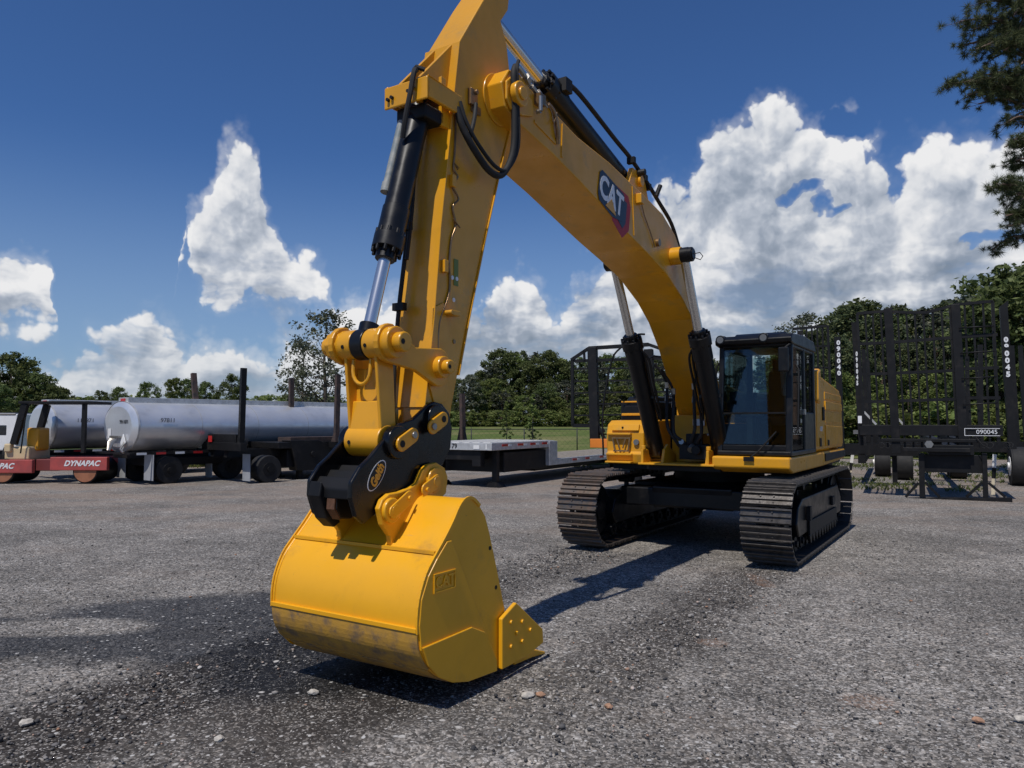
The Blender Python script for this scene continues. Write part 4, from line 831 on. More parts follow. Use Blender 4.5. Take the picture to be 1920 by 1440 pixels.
# weld bead across the shell and the ridge above the wear plates, wear plates themselves
def shell_at(t): i=t*(n-1); j=min(int(i),n-2); f=i-j; return (SHs[j][0]*(1-f)+SHs[j+1][0]*f,SHs[j][1]*(1-f)+SHs[j+1][1]*f)
def near(z,lo=0):
    for j in range(lo,n-1):
        if SHs[j][1]>=z>SHs[j+1][1]: return j+ (SHs[j][1]-z)/(SHs[j][1]-SHs[j+1][1])
    return n-2
def strip(z0,z1,u0,u1,t,name,m,parent,rng_=None):
    i0,i1=near(z0,8),near(z1,8); k=10; pts=[shell_at((i0+(i1-i0)*q/k)/(n-1)) for q in range(k+1)]
    out=[]
    for q,p in enumerate(pts):
        a=Vector(pts[max(q-1,0)]); c=Vector(pts[min(q+1,k)]); tt=(c-a).normalized(); out.append((p[0]-tt.y*t,p[1]+tt.x*t))
    b=MB(); b.prism(pts+out[::-1],u0,u1); return b.build(name,m,parent,bevel=.002,seg=1)
b=MB(); q=near(1.03,6)/(n-1); p=shell_at(q); b.bar((-BW,-p[0]-.004,p[1]+.004),(BW,-p[0]-.004,p[1]+.004),.03,.022); b.build('weld_bead',YELB,bucket)
strip(.585,.555,-BW-.012,BW+.012,.022,'ridge',YELB,bucket); strip(.555,.30,-BW-.012,BW+.012,.014,'wear_plate',YDIRT,bucket); strip(.28,.10,-BW+.02,BW-.02,.012,'wear_plate',YDIRT,bucket)
b=MB()
for u in (-BW-.014,BW+.014):
    for i in range(n-1):
        p,q=SHs[i],SHs[i+1]
        if q[1]>.5: b.bar((u,-p[0]-.006,p[1]+.004),(u,-q[0]-.006,q[1]+.004),.022,.014,up=(1,0,0))
    b.build('shell_rim',YELB,bucket); b=MB()
# ears that the coupler pins hold
for sgn,u in ((1,.25),(-1,-.235)):
    ear=[(8.52,.88),(8.40,1.02),(8.42,1.11),(8.50,1.20),(8.535,1.31),(8.50,1.37),(8.43,1.405),(8.32,1.41),(8.21,1.43),(8.13,1.46),(8.07,1.55),(8.0,1.59),(7.90,1.60),(7.80,1.555),(7.76,1.48),(7.78,1.36),(7.90,1.29),(8.08,1.31),(8.28,1.10),(8.48,.90)]
    b=MB(); b.prism(ear,u-.022,u+.022); b.cyl((u,-8.42,1.29),(u+sgn*.05,-8.42,1.29),.088,n=32); b.cyl((u,-7.93,1.47),(u+sgn*.045,-7.93,1.47),.095,n=32)
    er=b.build('ear',YELB,bucket,bevel=.01)
    b=MB(); b.prism(stadium((8.34,1.325),(.16,-.085),.050),u+sgn*.05,u+sgn*.064); b.build('keeper_plate',YELB,er,bevel=.006)
    b=MB(); b.prism(stadium((8.0,1.435),(-.13,.055),.052),u+sgn*.045,u+sgn*.06); b.build('keeper_plate',YELB,er,bevel=.006)
    for v,z,q,h0 in ((8.405,1.29,.040,.066),(8.265,1.365,.017,.078),(8.06,1.41,.017,.074),(7.94,1.46,.040,.063)): b=MB(); b.cyl((u+sgn*.058,-v,z),(u+sgn*h0,-v,z),q,n=8 if q<.02 else 24); b.build('keeper_bolt',YELB,er,bevel=.003)
b=MB(); b.cyl((-.26,-8.42,1.29),(.27,-8.42,1.29),.045,n=24); b.cyl((-.26,-7.93,1.47),(.27,-7.93,1.47),.045,n=24); b.build('bucket_pin',MET,bucket)
b=MB(); b.prism([(7.60,.075),(7.60,.12),(7.34,.085),(7.26,.055),(7.32,.045)],-BW,BW); b.build('cutting_lip',YELB,bucket,bevel=.006)
for k in range(5):
    u=-.62+k*.31; b=MB(); b.prism([(7.44,.035),(7.44,.14),(7.28,.12),(7.08,.06),(7.04,.04),(7.08,.02)],u-.06,u+.06); b.prism([(7.14,.08),(7.14,.015),(6.95,-.005),(6.95,.012)],u-.05,u+.05); b.build('tooth',YELB,bucket,bevel=.008)
# ------------------------------------------------------------------ trailers and machines round the yard
def frame_at(px,D,deg): v=pick(px,793); k=D/v.y; return Frame(v.x*k,D,R(deg))
def wheel(parent,x,y,r=.50,w=.27,name='wheel',rim=WHT,out=1):
    b=MB(); b.cyl((x-w/2,y,r),(x+w/2,y,r),r,n=28); b.cyl((x-w*.42,y,r),(x+w*.42,y,r),r*1.02,n=28); t=b.build(name,RUB,parent,bevel=.02)
    b=MB(); b.cyl((x+out*w*.36,y,r),(x+out*(w/2+.012),y,r),r*.56,r*.50,n=20); b.cyl((x+out*w*.5,y,r),(x+out*(w/2+.06),y,r),r*.2,n=12); b.build('rim',rim,t)
    return t
# tankers
def tanker(px,D,deg,label,rear_no,side_no,L=12.3,back=0):
    F=frame_at(px,D,deg); t=thing('tanker_trailer',F,label,'tanker','aluminium tanker trailers')
    zc,rx,rz=1.78,1.20,.79; N=48; b=MB(); vs=[]
    yy=[(-.10,.80),(-.05,.93),(0,1.0),(L,1.0),(L+.05,.93),(L+.10,.80)]
    for y,k in yy:
        for i in range(N): a=2*math.pi*i/N; vs.append((rx*k*math.cos(a),y,zc+rz*k*math.sin(a)))
    m=len(yy); b.add(vs,[(j*N+i,(j+1)*N+i,(j+1)*N+(i+1)%N,j*N+(i+1)%N) for j in range(m-1) for i in range(N)],0,True)
    b.add(vs[:N],[list(range(N))]); b.add(vs[-N:],[list(range(N))])
    tank=b.build('tank',ALU,t)
    b=MB()
    for yk in (0.02,3.1,6.2,9.3,L-.02):
        vs=[]; 
        for y in (yk-.03,yk+.03):
            for i in range(N): a=2*math.pi*i/N; vs.append(((rx+.018)*math.cos(a),y,zc+(rz+.018)*math.sin(a)))
        if yk<1 or yk>L-1: b.add(vs,[(i,N+i,N+(i+1)%N,(i+1)%N) for i in range(N)],0,True)
    for yk in (2.05,4.1,6.15,8.2,10.25):
        vs=[]
        for y in (yk-.012,yk+.012):
            for i in range(N): a=2*math.pi*i/N; vs.append(((rx+.004)*math.cos(a),y,zc+(rz+.004)*math.sin(a)))
        b.add(vs,[(i,N+i,N+(i+1)%N,(i+1)%N) for i in range(N)],0,True)
    b.build('end_ring',ALUD,tank)
    b=MB(); b.b2(-.34,.34,.05,L-.2,zc+rz-.06,zc+rz+.13); b.build('walkway',ALUD,t,bevel=.01)
    b=MB(); b.b2(-.15,.15,.03,.05,zc+rz-.02,zc+rz+.10); b.build('marker_lamp',RED,t)
    b=MB(); b.b2(rx-.05,rx+.02,-.1,L,.93,.99); b.b2(-rx,rx,-.25,-.1,.93,.99); b.b2(-.5,.5,0,L,.80,.96); b.build('side_rail',BLKM,t)
    b=MB()
    for k in range(int(L/.6)): b.b2(rx+.02,rx+.028,-.05+k*.6,.25+k*.6,.925,.995,mi=k%2)
    b.build('reflective_tape',[WHT,RED],t)
    b=MB(); b.b2(-.62,-.42,-.13,-.11,1.42,1.72); b.build('placard',WHT,t); b=MB(); b.prismy([(.35,1.30),(.52,1.08),(.69,1.30),(.52,1.56)],-.16,-.14); b.build('hazard_diamond',WHT,t)
    b=MB()
    for k in range(5): b.tube([(-.30+k*.11,-.14,1.46),(-.26+k*.10,-.26,1.30),(-.1+k*.04,-.34,1.05)],.02)
    b.b2(-.34,.3,-.2,-.12,1.44,1.50); b.tube([(.6,-.14,1.3),(.7,-.3,1.1),(.9,-.3,1.0)],.035); b.build('valve_pipes',MET,t)
    text('tank_number',rear_no,.17,LOGOK,t,onface((.45,-.112,1.93),(1,0,0),(0,-1,0)))
    text('tank_number',side_no,.19,LOGOK,t,onface((rx*.985+.03,.9,1.98),(0,1,0),(1,0,.0)))
    for xx in (-.95,.95):
        b=MB(); b.prismy([(xx-.30,.92),(xx+.30,.92),(xx+.30,.12),(xx-.30,.12)],.45+back,.47+back); b.build('mudflap',GREYF,t)
    for xx in (-.95,.95):
        for y in (1.0+back,): wheel(t,xx,y,.43,.5,out=1,rim=BLKM)
    for y in (1.0+back,):
        b=MB(); b.cyl((-1.0,y,.5),(1.0,y,.5),.07,n=10); b.build('axle',BLKM,t)
    b=MB(); b.b2(-.8,.8,.5,3.0,.55,.80); b.b2(-.9,.6,4.2,6.0,.35,.85); b.build('underframe',BLKM,t,bevel=.02)
    for xx in (-.6,.6):
        b=MB(); b.b2(xx-.07,xx+.07,8.9,9.05,.05,.9); b.b2(xx-.15,xx+.15,8.85,9.1,0,.06); b.build('landing_leg',BLKM,t)
    return t
tanker(227,23.5,39,'silver tanker with log trailer stakes standing in front of its side','9911871','97811')
tanker(80,25.6,39,'silver tanker partly hidden behind the nearer tanker, beside the red roller','9911871','111871',back=3.2)
# low white trailer seen under the tankers
F=Frame(-12.5,33.5,R(80)); t=thing('flat_trailer',F,'low white trailer seen in the gap beneath the silver tanker','trailer')
b=MB(); b.b2(-1.2,1.2,-5,9,.55,.78); b.build('deck',WHT,t); b=MB(); b.b2(-1.0,1.0,-4.5,8.5,.28,.38); b.build('side_rail',WHT,t)
for y in (-3.5,-2.4,7.0): wheel(t,1.0,y,.42,.3)
# log trailer on the left with rusty stakes
def stake(parent,x,y,z0,z1,lean,m,brace=True,w=.12,name='stake'):
    s_=1 if x>0 else -1; b=MB(); b.bar((x,y,z0),(x+lean,y,z1),w,w*1.4,up=(0,1,0))
    if brace: b.prismy([(x-s_*.02,z0+.55),(x-s_*.30,z0),(x-s_*.02,z0)],y-.015,y+.015)
    return b.build(name,m,parent)
F=frame_at(411,24.2,42); t=thing('log_trailer',F,'rusty log trailer with bare stakes parked in front of the silver tanker','log trailer','log trailers')
x0,zb=F.bp(372,842); x1,_=F.bp(452,842)
b=MB(); b.b2(x0-.15,x1+.15,-.1,.12,zb,zb+.26); b.b2(x0+.25,x1-.25,-.05,.1,zb+.26,zb+.52); b.build('rear_bolster',BLKM,t,bevel=.01)
b=MB(); b.b2(x0-.15,x0+.45,-.12,-.10,zb+.04,zb+.24); b.build('light_panel',mat('weathered_cream',(.45,.42,.34),.6,var=.4,vs=8,col2=(.10,.09,.08)),t)
b=MB(); b.b2(x0+.95,x0+1.2,-.13,-.12,zb+.26,zb+.46); b.build('red_sign',RED,t)
b=MB(); b.b2(-.55,-.35,0,11.6,.80,1.05); b.b2(.35,.55,0,11.6,.80,1.05); b.build('chassis_beam',BLKM,t)
xl,zt=F.bp(363,700); xr,zt2=F.bp(457,690)
stake(t,x0,0,zb+.26,zt,xl-x0,RUST); stake(t,x1,0,zb+.26,zt2,xr-x1,BLKM)
for yb,hs in ((3.5,0),(8.0,0)):
    b=MB(); b.b2(x0-.05,x1+.05,yb-.08,yb+.08,1.05,1.25); b.build('bolster',BLKM,t)
    for xx,le,m in ((x0,-.05,RUST),(x1,.05,RUST)): stake(t,xx,yb,1.25,zt-.02,le,m)
for xx in (x0+.15,x1-.2):
    b=MB(); b.prismy([(xx-.22,.92),(xx+.22,.92),(xx+.26,.08),(xx-.20,.08)],.28,.30); b.build('mudflap',GREYF,t)
    for y in (.95,): wheel(t,xx,y,.43,.5,rim=BLKM)
b=MB(); b.b2(-.95,.95,1.9,4.6,.42,1.0); b.prism([(-1.9,1.32),(-3.0,1.32),(-3.7,1.05),(-3.7,.55),(-3.1,.30),(-2.2,.30)],.60,1.12,neg=True); b.cyl((1.12,2.8,.85),(1.16,2.8,.85),.10,n=16); b.b2(-.9,1.1,1.5,7.6,1.05,1.26); b.build('tool_carrier',BLKM,t,bevel=.02)
b=MB(); b.b2(.2,1.0,2.0,6.8,1.27,1.42); b.build('timber_deck',RUST,t)
for yb in (2.5,8.8):
    for xx in (-.6,.75):
        b=MB(); b.b2(xx-.08,xx+.08,yb-.08,yb+.08,.04,.9); b.b2(xx-.2,xx+.2,yb-.15,yb+.15,0,.05); b.build('landing_leg',BLKM,t)
# third stake trailer behind the flatbed
F=frame_at(868,31,42); t=thing('log_trailer',F,'single rusty stake and tandem wheels showing behind the flatbed deck','log trailer','log trailers')
_,z0=F.bp(868,826); _,z1=F.bp(868,738); b=MB(); b.bar((0,0,z0),(-.05,0,z1),.15,.2,up=(0,1,0)); b.build('stake',RUST,t); b=MB(); b.prismy([(-.05,z1-1.0),(.22,z0),(-.30,z0)],-.05,.05); b.build('stake_foot',BLKM,t); b=MB(); b.b2(-2.2,.1,-.1,.1,z0-.25,z0); b.b2(-1.3,-1.1,-4,3,z0-.5,z0-.25); b.b2(-2.0,.2,-2.0,2.2,.62,z0-.2); b.build('bolster',BLKM,t)
for y in (-1.55,-.35): wheel(t,-.25,y,.42,.3)
# drop-deck flatbed
F=frame_at(922,21.6,30); t=thing('flatbed_trailer',F,'silver drop deck flatbed with red side reflectors standing behind the excavator track','flatbed trailer')
UZ0,UZ1,LZ0,LZ1=1.10,1.32,.50,.70
b=MB(); b.b2(-2.6,0,0,3.9,UZ0,UZ1); up=b.build('upper_deck',ALUD,t,bevel=.012)
b=MB()
for k in range(7): b.b2(-2.5+k*.36,-2.5+k*.36+.25,.06,3.86,UZ1,UZ1+.012)
b.build('deck_boards',mat('deck_pale',(.60,.59,.56),.7,var=.3,vs=6),t)
b=MB(); b.b2(-2.6,0,3.9,3.97,LZ0,UZ1); b.b2(-.35,.02,3.6,4.2,LZ0,UZ1-.02); b.build('step_panel',ALUD,t,bevel=.01)
b=MB(); b.b2(-2.6,0,4.2,13.5,LZ0,LZ1); b.build('lower_deck',ALUD,t,bevel=.012)
b=MB()
for k in range(7): b.b2(-2.5+k*.36,-2.5+k*.36+.25,4.25,13.4,LZ1,LZ1+.012)
b.build('deck_boards',WOOD,t)
for k,(y,z) in enumerate([(.75,UZ0+.15),(1.7,UZ0+.15),(2.5,UZ0+.15),(3.3,UZ0+.15),(5.6,LZ0+.13),(6.7,LZ0+.13),(8.0,LZ0+.13),(9.4,LZ0+.13),(10.6,LZ0+.13)]):
    b=MB(); b.b2(.001,.012,y-.17,y+.17,z-.045,z+.02); b.build('reflector',RED,t)
    b=MB(); b.b2(.001,.010,y+.2,y+.4,z-.05,z+.0); b.build('reflector',WHT,t)
b=MB(); b.b2(-1.9,-.7,.1,3.8,.80,1.10); b.b2(-1.9,-.7,3.9,13,.28,.50); b.b2(-2.3,-.12,.9,3.7,.42,1.02); b.build('underframe',BLKM,t,bevel=.02)
b=MB(); b.b2(-.75,-.45,.1,.35,.62,1.08); b.build('gear_box',BLKM,t,bevel=.02)
for xx in (-.25,-2.2):
    b=MB(); b.b2(xx-.08,xx+.08,.55,.72,.05,1.1); b.prismy([(xx-.26,0),(xx+.26,0),(xx+.14,.14),(xx-.14,.14)],.45,.82); b.build('landing_leg',BLKM,t)
text('bed_number','79',.20,LOGOK,t,onface((-1.30,-.004,UZ0+.11),(1,0,0),(0,-1,0)),bold=.004)
b=MB(); b.b2(-.62,-.42,-.012,-.002,UZ0+.04,UZ0+.15); b.b2(-.20,-.16,-.012,-.002,UZ0+.03,UZ0+.18); b.build('front_sticker',WHT,t)
for y in (10.2,11.4): wheel(t,-.3,y,.42,.3)
# black slatted headboard behind the excavator
F=frame_at(1110,25.0,22); t=thing('guard_rack',F,'black slatted guard rack on an orange frame left of the boom cylinders','guard rack')
P2=lambda px,py,y=0: (F.bp(px,py,y)[0],y,F.bp(px,py,y)[1])
b=MB(); b.bar(P2(1111,652),P2(1116,836),.30,.25,up=(0,1,0)); b.build('main_post',BLKM,t,bevel=.01)
b=MB(); b.bar(P2(1216,655),P2(1222,800),.28,.25,up=(0,1,0)); b.build('main_post',BLKM,t,bevel=.01)
b=MB(); b.bar(P2(1071,675),P2(1104,653),.10,.1,up=(0,1,0)); b.bar(P2(1104,653),P2(1216,646),.12,.12,up=(0,1,0)); b.bar(P2(1216,646),P2(1262,662),.10,.1,up=(0,1,0)); b.bar(P2(1073,675),P2(1074,798),.09,.1,up=(0,1,0)); b.bar(P2(1074,798),P2(1112,798),.12,.1,up=(0,1,0)); b.bar(P2(1262,662),P2(1262,798),.09,.1,up=(0,1,0)); b.bar(P2(1095,658),P2(1096,676),.06,.1,up=(0,1,0)); b.build('rack_frame',BLKM,t)
for k,y in enumerate((674,692,715,737,758,779)):
    b=MB(); b.bar(P2(1073,y+(3 if k==0 else 0)),P2(1262,y-3),.055 if k else .1,.05,up=(0,1,0)); b.build('slat',BLKM,t)
b=MB(); x0_,z0_=F.bp(1112,836); b.b2(x0_-.02,x0_+4.2,-.3,.3,z0_-.05,z0_+.24); b.build('orange_frame',ORG,t,bevel=.01)
b=MB(); b.b2(x0_+1.4,x0_+1.6,-.2,.2,0,z0_-.05); b.b2(x0_+3.6,x0_+3.8,-.2,.2,0,z0_-.05); b.build('support_leg',BLKM,t)
b=MB(); b.bar(P2(1122,800),P2(1135,826),.1,.1,up=(0,1,0)); b.cyl(P2(1126,806),P2(1130,812),.12,n=12); b.build('hydraulic_block',BLKM,t)
# log trailers on the right
def vnumber(s_,size,mat_,parent,M): return text('number',"\n".join(s_),size,mat_,parent,M,bold=.010)
F=frame_at(1740,18.9,27); t=thing('log_trailer',F,'black log trailer numbered 090045 with tall slatted headboard and ladder','log trailer','black log trailers')
P2=lambda px,py,y=0: (F.bp(px,py,y)[0],y,F.bp(px,py,y)[1])
for (a,c,w) in (((1665,578),(1681,850),.20),((1791,571),(1807,850),.20)):
    b=MB(); b.bar(P2(*a),P2(*c),w,.16,up=(0,1,0)); b.build('main_post',BLKM,t,bevel=.008)
b=MB()
for pl in (((1607,588),(1665,583)),((1665,584),(1700,586),(1737,586),(1765,579),(1791,571)),((1791,571),(1862,565))):
    for i in range(len(pl)-1): b.bar(P2(*pl[i]),P2(*pl[i+1]),.07,.07,up=(0,1,0))
b.bar(P2(1607,588),P2(1622,835),.06,.06,up=(0,1,0)); b.bar(P2(1861,565),P2(1873,835),.07,.07,up=(0,1,0)); b.build('rack_rim',BLKM,t)
for (xa,xb,ys_) in ((1609,1668,((645,642),(702,700),(753,753))),(1668,1796,((642,632),(700,694),(752,748))),(1794,1868,((632,627),(692,689),(746,746)))):
    for ya,yb in ys_:
        b=MB(); sh=(ya-580)/270*14; b.bar(P2(xa+sh*.9,ya),P2(xb+sh*.9,yb),.075,.05,up=(0,1,0)); b.build('cross_bar',BLKM,t)
for k,xx in enumerate([1622,1636,1651]+[1683,1699,1715,1731,1748,1765,1781]+[1808,1824,1843]):
    yt=583 if xx<1665 else (586 if xx<1735 else (578 if xx<1791 else 568)); b=MB(); b.bar(P2(xx,yt),P2(xx+14,840),.045,.04,up=(0,1,0)); b.build('slat',BLKM,t)
for y in (613,660,708,757):
    b=MB(); q=(y-580)/270*14; b.tube([P2(1796+q,y+2,-.12),P2(1862+q,y-2,-.12)],.016); b.build('ladder_rung',BLKM,t)
b=MB(); xa,za=F.bp(1612,816); xb,zb_=F.bp(1880,797); b.b2(xa,xb,-.05,.12,za,zb_); b.b2(xa+.5,xb-.5,-.12,.0,za-.16,za-.08); b.b2(xa+1.0,xb-.7,-.2,0,za-.40,za-.30); b.build('front_bolster',BLKM,t,bevel=.008)
b=MB(); xa_,za_=F.bp(1808,817); xb_,zb2=F.bp(1874,803); b.b2(xa_,xb_,-.085,-.075,za_,za_+.012); b.b2(xa_,xb_,-.085,-.075,zb2-.012,zb2); b.b2(xa_,xa_+.012,-.085,-.075,za_,zb2); b.build('number_frame',LOGOW,t)
text('number','090045',.15,LOGOW,t,onface(((xa_+xb_)/2+.1,-.08,(za_+zb2)/2),(1,0,0),(0,-1,0)))
for (xx0,xx1,ya,yb,nm) in ((1722,1735,850,932,'landing_leg'),(1841,1853,850,934,'landing_leg')):
    b=MB(); a0_,zz1=F.bp(xx0,ya); a1_,zz0=F.bp(xx1,yb); b.b2(a0_,a1_,-.06,.08,zz0,zz1); b.build(nm,BLKM,t)
b=MB(); b.bar(P2(1686,937),P2(1897,937),.22,.10,up=(0,0,1)); b.bar(P2(1722,905),P2(1698,932),.06,.05,up=(0,1,0)); b.bar(P2(1735,905),P2(1762,932),.06,.05,up=(0,1,0)); b.bar(P2(1841,905),P2(1812,932),.06,.05,up=(0,1,0)); b.bar(P2(1853,905),P2(1885,932),.06,.05,up=(0,1,0)); b.build('leg_skid',BLKM,t)
b=MB(); a0_,zz1=F.bp(1724,852); a1_,zz0=F.bp(1845,888); b.b2(a0_,a1_,.05,.10,zz0,zz1); b.b2(a0_+.2,a1_-.2,-.1,3.0,zz1,zz1+.25); b.b2(a0_+.3,a0_+.5,0,10.5,zz1+.1,zz1+.4); b.b2(a1_-.5,a1_-.3,0,10.5,zz1+.1,zz1+.4); b.build('kingpin_frame',BLKM,t,bevel=.01)
b=MB(); h_=P2(1742,833,-.2); b.cyl(h_,(h_[0],h_[1]+.08,h_[2]),.10,n=6,sm=False); b.build('hub_plate',MET,t)
b=MB()
for px_ in (1653,1664,1845,1857,1888,1894):
    c_=P2(px_,835,-.14); b.tube([(c_[0]+.07*math.cos(k*.6),c_[1]+.01*k,c_[2]+.07*math.sin(k*.6)) for k in range(12)],.007)
b.tube([P2(1830,820,-.15),P2(1842,834,-.2),P2(1857,842,-.15)],.010); b.build('air_hose',RUB,t)
b=MB(); b.bar(P2(1620,772,.1),P2(1643,796,.1),.05,.05,up=(0,1,0)); b.bar(P2(1681,782,.1),P2(1694,796,.1),.05,.05,up=(0,1,0)); b.build('gusset',ALUD,t)
b=MB(); q_=P2(1612,792,-.08); b.b2(q_[0]-.04,q_[0]+.05,-.09,-.07,q_[2]-.02,q_[2]+.17); b.build('white_reflector',WHT,t)
# side stakes with the numbers
def numbered(px0,py0,px1,py1,yy,s_,face,ny=0):
    b=MB(); p=P2(px0,py0,yy); q=P2(px1,py1,yy); b.bar(p,q,.16,.22,up=(0,1,0)); b.prismy([(p[0]-.08,p[2]),(p[0]+.10,p[2]+.14),(p[0]+.10,p[2])],yy-.08,yy+.08)
    o=b.build('stake',BLKM,t)
    m=Vector(p).lerp(Vector(q),.36); dz=(Vector(q)-Vector(p)).normalized()
    nrm=Vector(face).normalized(); up_=-dz; x=up_.cross(nrm).normalized(); y_=nrm.cross(x); M=Matrix((x,y_,nrm)).transposed().to_4x4(); M.translation=m+nrm*.125
    vnumber(s_,.17,LOGOW,t,M); return o
numbered(1881,575,1898,842,.25,'090045',(0,-1,0))
b=MB(); p=P2(1602,605,.25); q=P2(1616,835,.25); b.bar(p,q,.14,.24,up=(0,1,0)); b.build('stake',BLKM,t)
m_=Vector(p).lerp(Vector(q),.38)+Vector((0,-.13,0)); vnumber('090045',.155,LOGOW,t,onface(m_,(.45,-.1,0),(.0,-1,0))@Matrix.Diagonal((.55,1,1,1)))
for yb in (4.2,8.6):
    for xx in (-1.5,1.5): stake(t,xx,yb,1.3,4.2,.06*(1 if xx>0 else -1),BLKM)
    b=MB(); b.b2(-1.55,1.55,yb-.08,yb+.08,1.15,1.3); b.build('bolster',BLKM,t)
for xx in (-1.15,1.15):
    for y in (8.2,9.4): wheel(t,xx,y,.5,.5,out=-1)
# second one, behind the cab
F=frame_at(1548,23.5,27); t=thing('log_trailer',F,'black log trailer numbered 090040 partly hidden behind the excavator cab','log trailer','black log trailers')
P2=lambda px,py,y=0: (F.bp(px,py,y)[0],y,F.bp(px,py,y)[1])
b=MB(); b.bar(P2(1486,617),P2(1552,611),.08,.08,up=(0,1,0)); b.bar(P2(1552,611),P2(1558,760),.07,.07,up=(0,1,0)); b.bar(P2(1500,620),P2(1502,760),.16,.12,up=(0,1,0)); b.build('rack_rim',BLKM,t)
for xx in (1512,1522,1532,1542): b=MB(); b.bar(P2(xx,614),P2(xx+5,800),.05,.05,up=(0,1,0)); b.build('slat',BLKM,t)
for yy_ in (650,690,735): b=MB(); b.bar(P2(1495,yy_),P2(1556,yy_-1),.05,.05,up=(0,1,0)); b.build('cross_bar',BLKM,t)
b=MB(); b.bar(P2(1570,632),P2(1578,840),.17,.22,up=(0,1,0)); b.build('stake',BLKM,t)
m_=Vector(P2(1573,672))+Vector((0,-.13,0)); vnumber('090040',.19,LOGOW,t,onface(m_,(1,0,0),(0,-1,0)))
b=MB(); xa,za=F.bp(1590,850); b.b2(-3.2,2.6,0,.2,za-.05,za+.30); b.b2(-.4,-.2,0,9,za-.3,za); b.b2(.9,1.1,0,9,za-.3,za); b.build('bolster',BLKM,t)
b=MB(); b.bar(P2(1600,810),P2(1632,810),.12,.1,up=(0,1,0)); b.build('perforated_step',MET,t)
for xx in (-1.0,1.9):
    b=MB(); b.b2(xx-.07,xx+.07,.3,.44,0,1.0); b.build('landing_leg',BLKM,t)
for y in (3.0,4.2): wheel(t,2.2,y,.5,.5,out=-1); wheel(t,-.4,y,.5,.5,out=-1)
# third one, cut by the right edge of the picture
F=frame_at(1965,23.0,27); t=thing('log_trailer',F,'black log trailer at the far right edge with dual wheels showing','log trailer','black log trailers')
P2=lambda px,py,y=0: (F.bp(px,py,y)[0],y,F.bp(px,py,y)[1])
for xx in (1905,1921): b=MB(); b.bar(P2(xx-8,648),P2(xx+4,845),.12,.12,up=(0,1,0)); b.build('stake',BLKM,t)
b=MB(); xa,za=F.bp(1870,845); b.b2(xa-2.2,xa+4,0,.2,za-.05,za+.28); b.b2(xa+.9,xa+1.1,0,8,za-.25,za); b.build('bolster',BLKM,t)
for px_ in (1904,1930):
    w0=F.bp(px_,890)[0]; wheel(t,w0,-.6,.58,.42,out=-1)
# survey stakes
for k,(a,c,l) in enumerate((((1599,850),(1591,905),'white and black painted wooden stake standing behind the right crawler track'),((1865,852),(1862,930),'white and black wooden stake beside the landing leg of the log trailer'))):
    g=gnd(*c); D=g.y; F=Frame(g.x,g.y,math.atan2(g.x,g.y)); t=thing('marker_stake',F,l,'marker stake','painted marker stakes')
    tx,tz=F.bp(*a); q=Vector((tx,0,tz)); 
    for s0,s1,m,nm in ((0,.42,WOODW,'lower_post'),(.42,.68,BLKM,'black_band'),(.68,1,WHT,'white_top')): b=MB(); b.bar(q*s0,q*s1,.09,.05,up=(0,1,0)); b.build(nm,m,t)
# roller and truck on the far left
F=Frame(0,23.4,0); F.x=pick(80,793).x*23.4; t=thing('road_roller',F,'red and cream drum roller with black canopy at the left edge','road roller')
def bx(name,p,q,y0,y1,m,parent=t,bev=.02): b=MB(); x0,z1=F.bp(*p); x1,z0=F.bp(*q); b.b2(x0,x1,y0,y1,z0,z1); return b.build(name,m,parent,bevel=bev)
bx('drum_frame',(-60,862),(62,887),-.06,.1,REDP); bx('drum_frame',(96,857),(202,882),-.06,.1,REDP); bx('rear_frame',(60,858),(196,872),1.2,1.3,REDP)
for px_,r_ in ((5,.38),(160,.39)):
    c_=F.bp(px_,873); b=MB(); b.cyl((c_[0],.0,r_+.02),(c_[0],1.3,r_+.02),r_,n=40); dr=b.build('drum',BLKM,t,bevel=.01); b=MB(); b.cyl((c_[0],-.012,r_+.02),(c_[0],0,r_+.02),r_*.9,n=32); b.build('drum_face',mat('drum_rust',(.35,.14,.07),.6,var=.3,vs=4),dr)
bx('chassis',(4,838),(50,863),.1,1.2,CREAM,bev=.05); bx('engine_cover',(34,802),(56,846),.4,1.0,YEL,bev=.06); bx('link_frame',(56,862),(98,884),.3,1.3,mat('dark_red',(.16,.03,.03),.6)); bx('control_panel',(7,832),(19,848),.0,.2,CREAM,bev=.04)
b=MB()
for y in (.1,1.2): p_=F.bp(44,757); q_=F.bp(22,833); b.bar((p_[0],y,p_[1]),(q_[0],y,q_[1]),.20,.14,up=(0,1,0))
p_=F.bp(34,752); q_=F.bp(168,757); b.b2(p_[0],q_[0],0,1.3,q_[1],p_[1]); p_=F.bp(150,757); q_=F.bp(152,850); b.b2(p_[0],p_[0]+.12,.1,.22,q_[1],p_[1]); b.build('canopy',BLKM,t,bevel=.01)
b=MB(); p_=F.bp(45,790); q_=F.bp(38,850); b.tube([(p_[0]-.1,-.02,p_[1]),(p_[0]+.05,-.02,p_[1]+.1),(p_[0]-.02,-.02,q_[1]+.4),(q_[0]+.02,-.02,q_[1])],.022); b.build('handrail',BLKM,t)
xx,zz=F.bp(155,869); text('maker_name','DYNAPAC',.235,LOGOW,t,onface((xx,-.065,zz),(1,0,0),(0,-1,0)),bold=.008,shear=.35); xx,zz=F.bp(-6,874); text('maker_name','DYNAPAC',.235,LOGOW,t,onface((xx,-.065,zz),(1,0,0),(0,-1,0)),bold=.008,shear=.35)
F=Frame(pick(0,793).x*34,34,0); t=thing('truck',F,'white truck cab with dark windows behind the roller','truck')
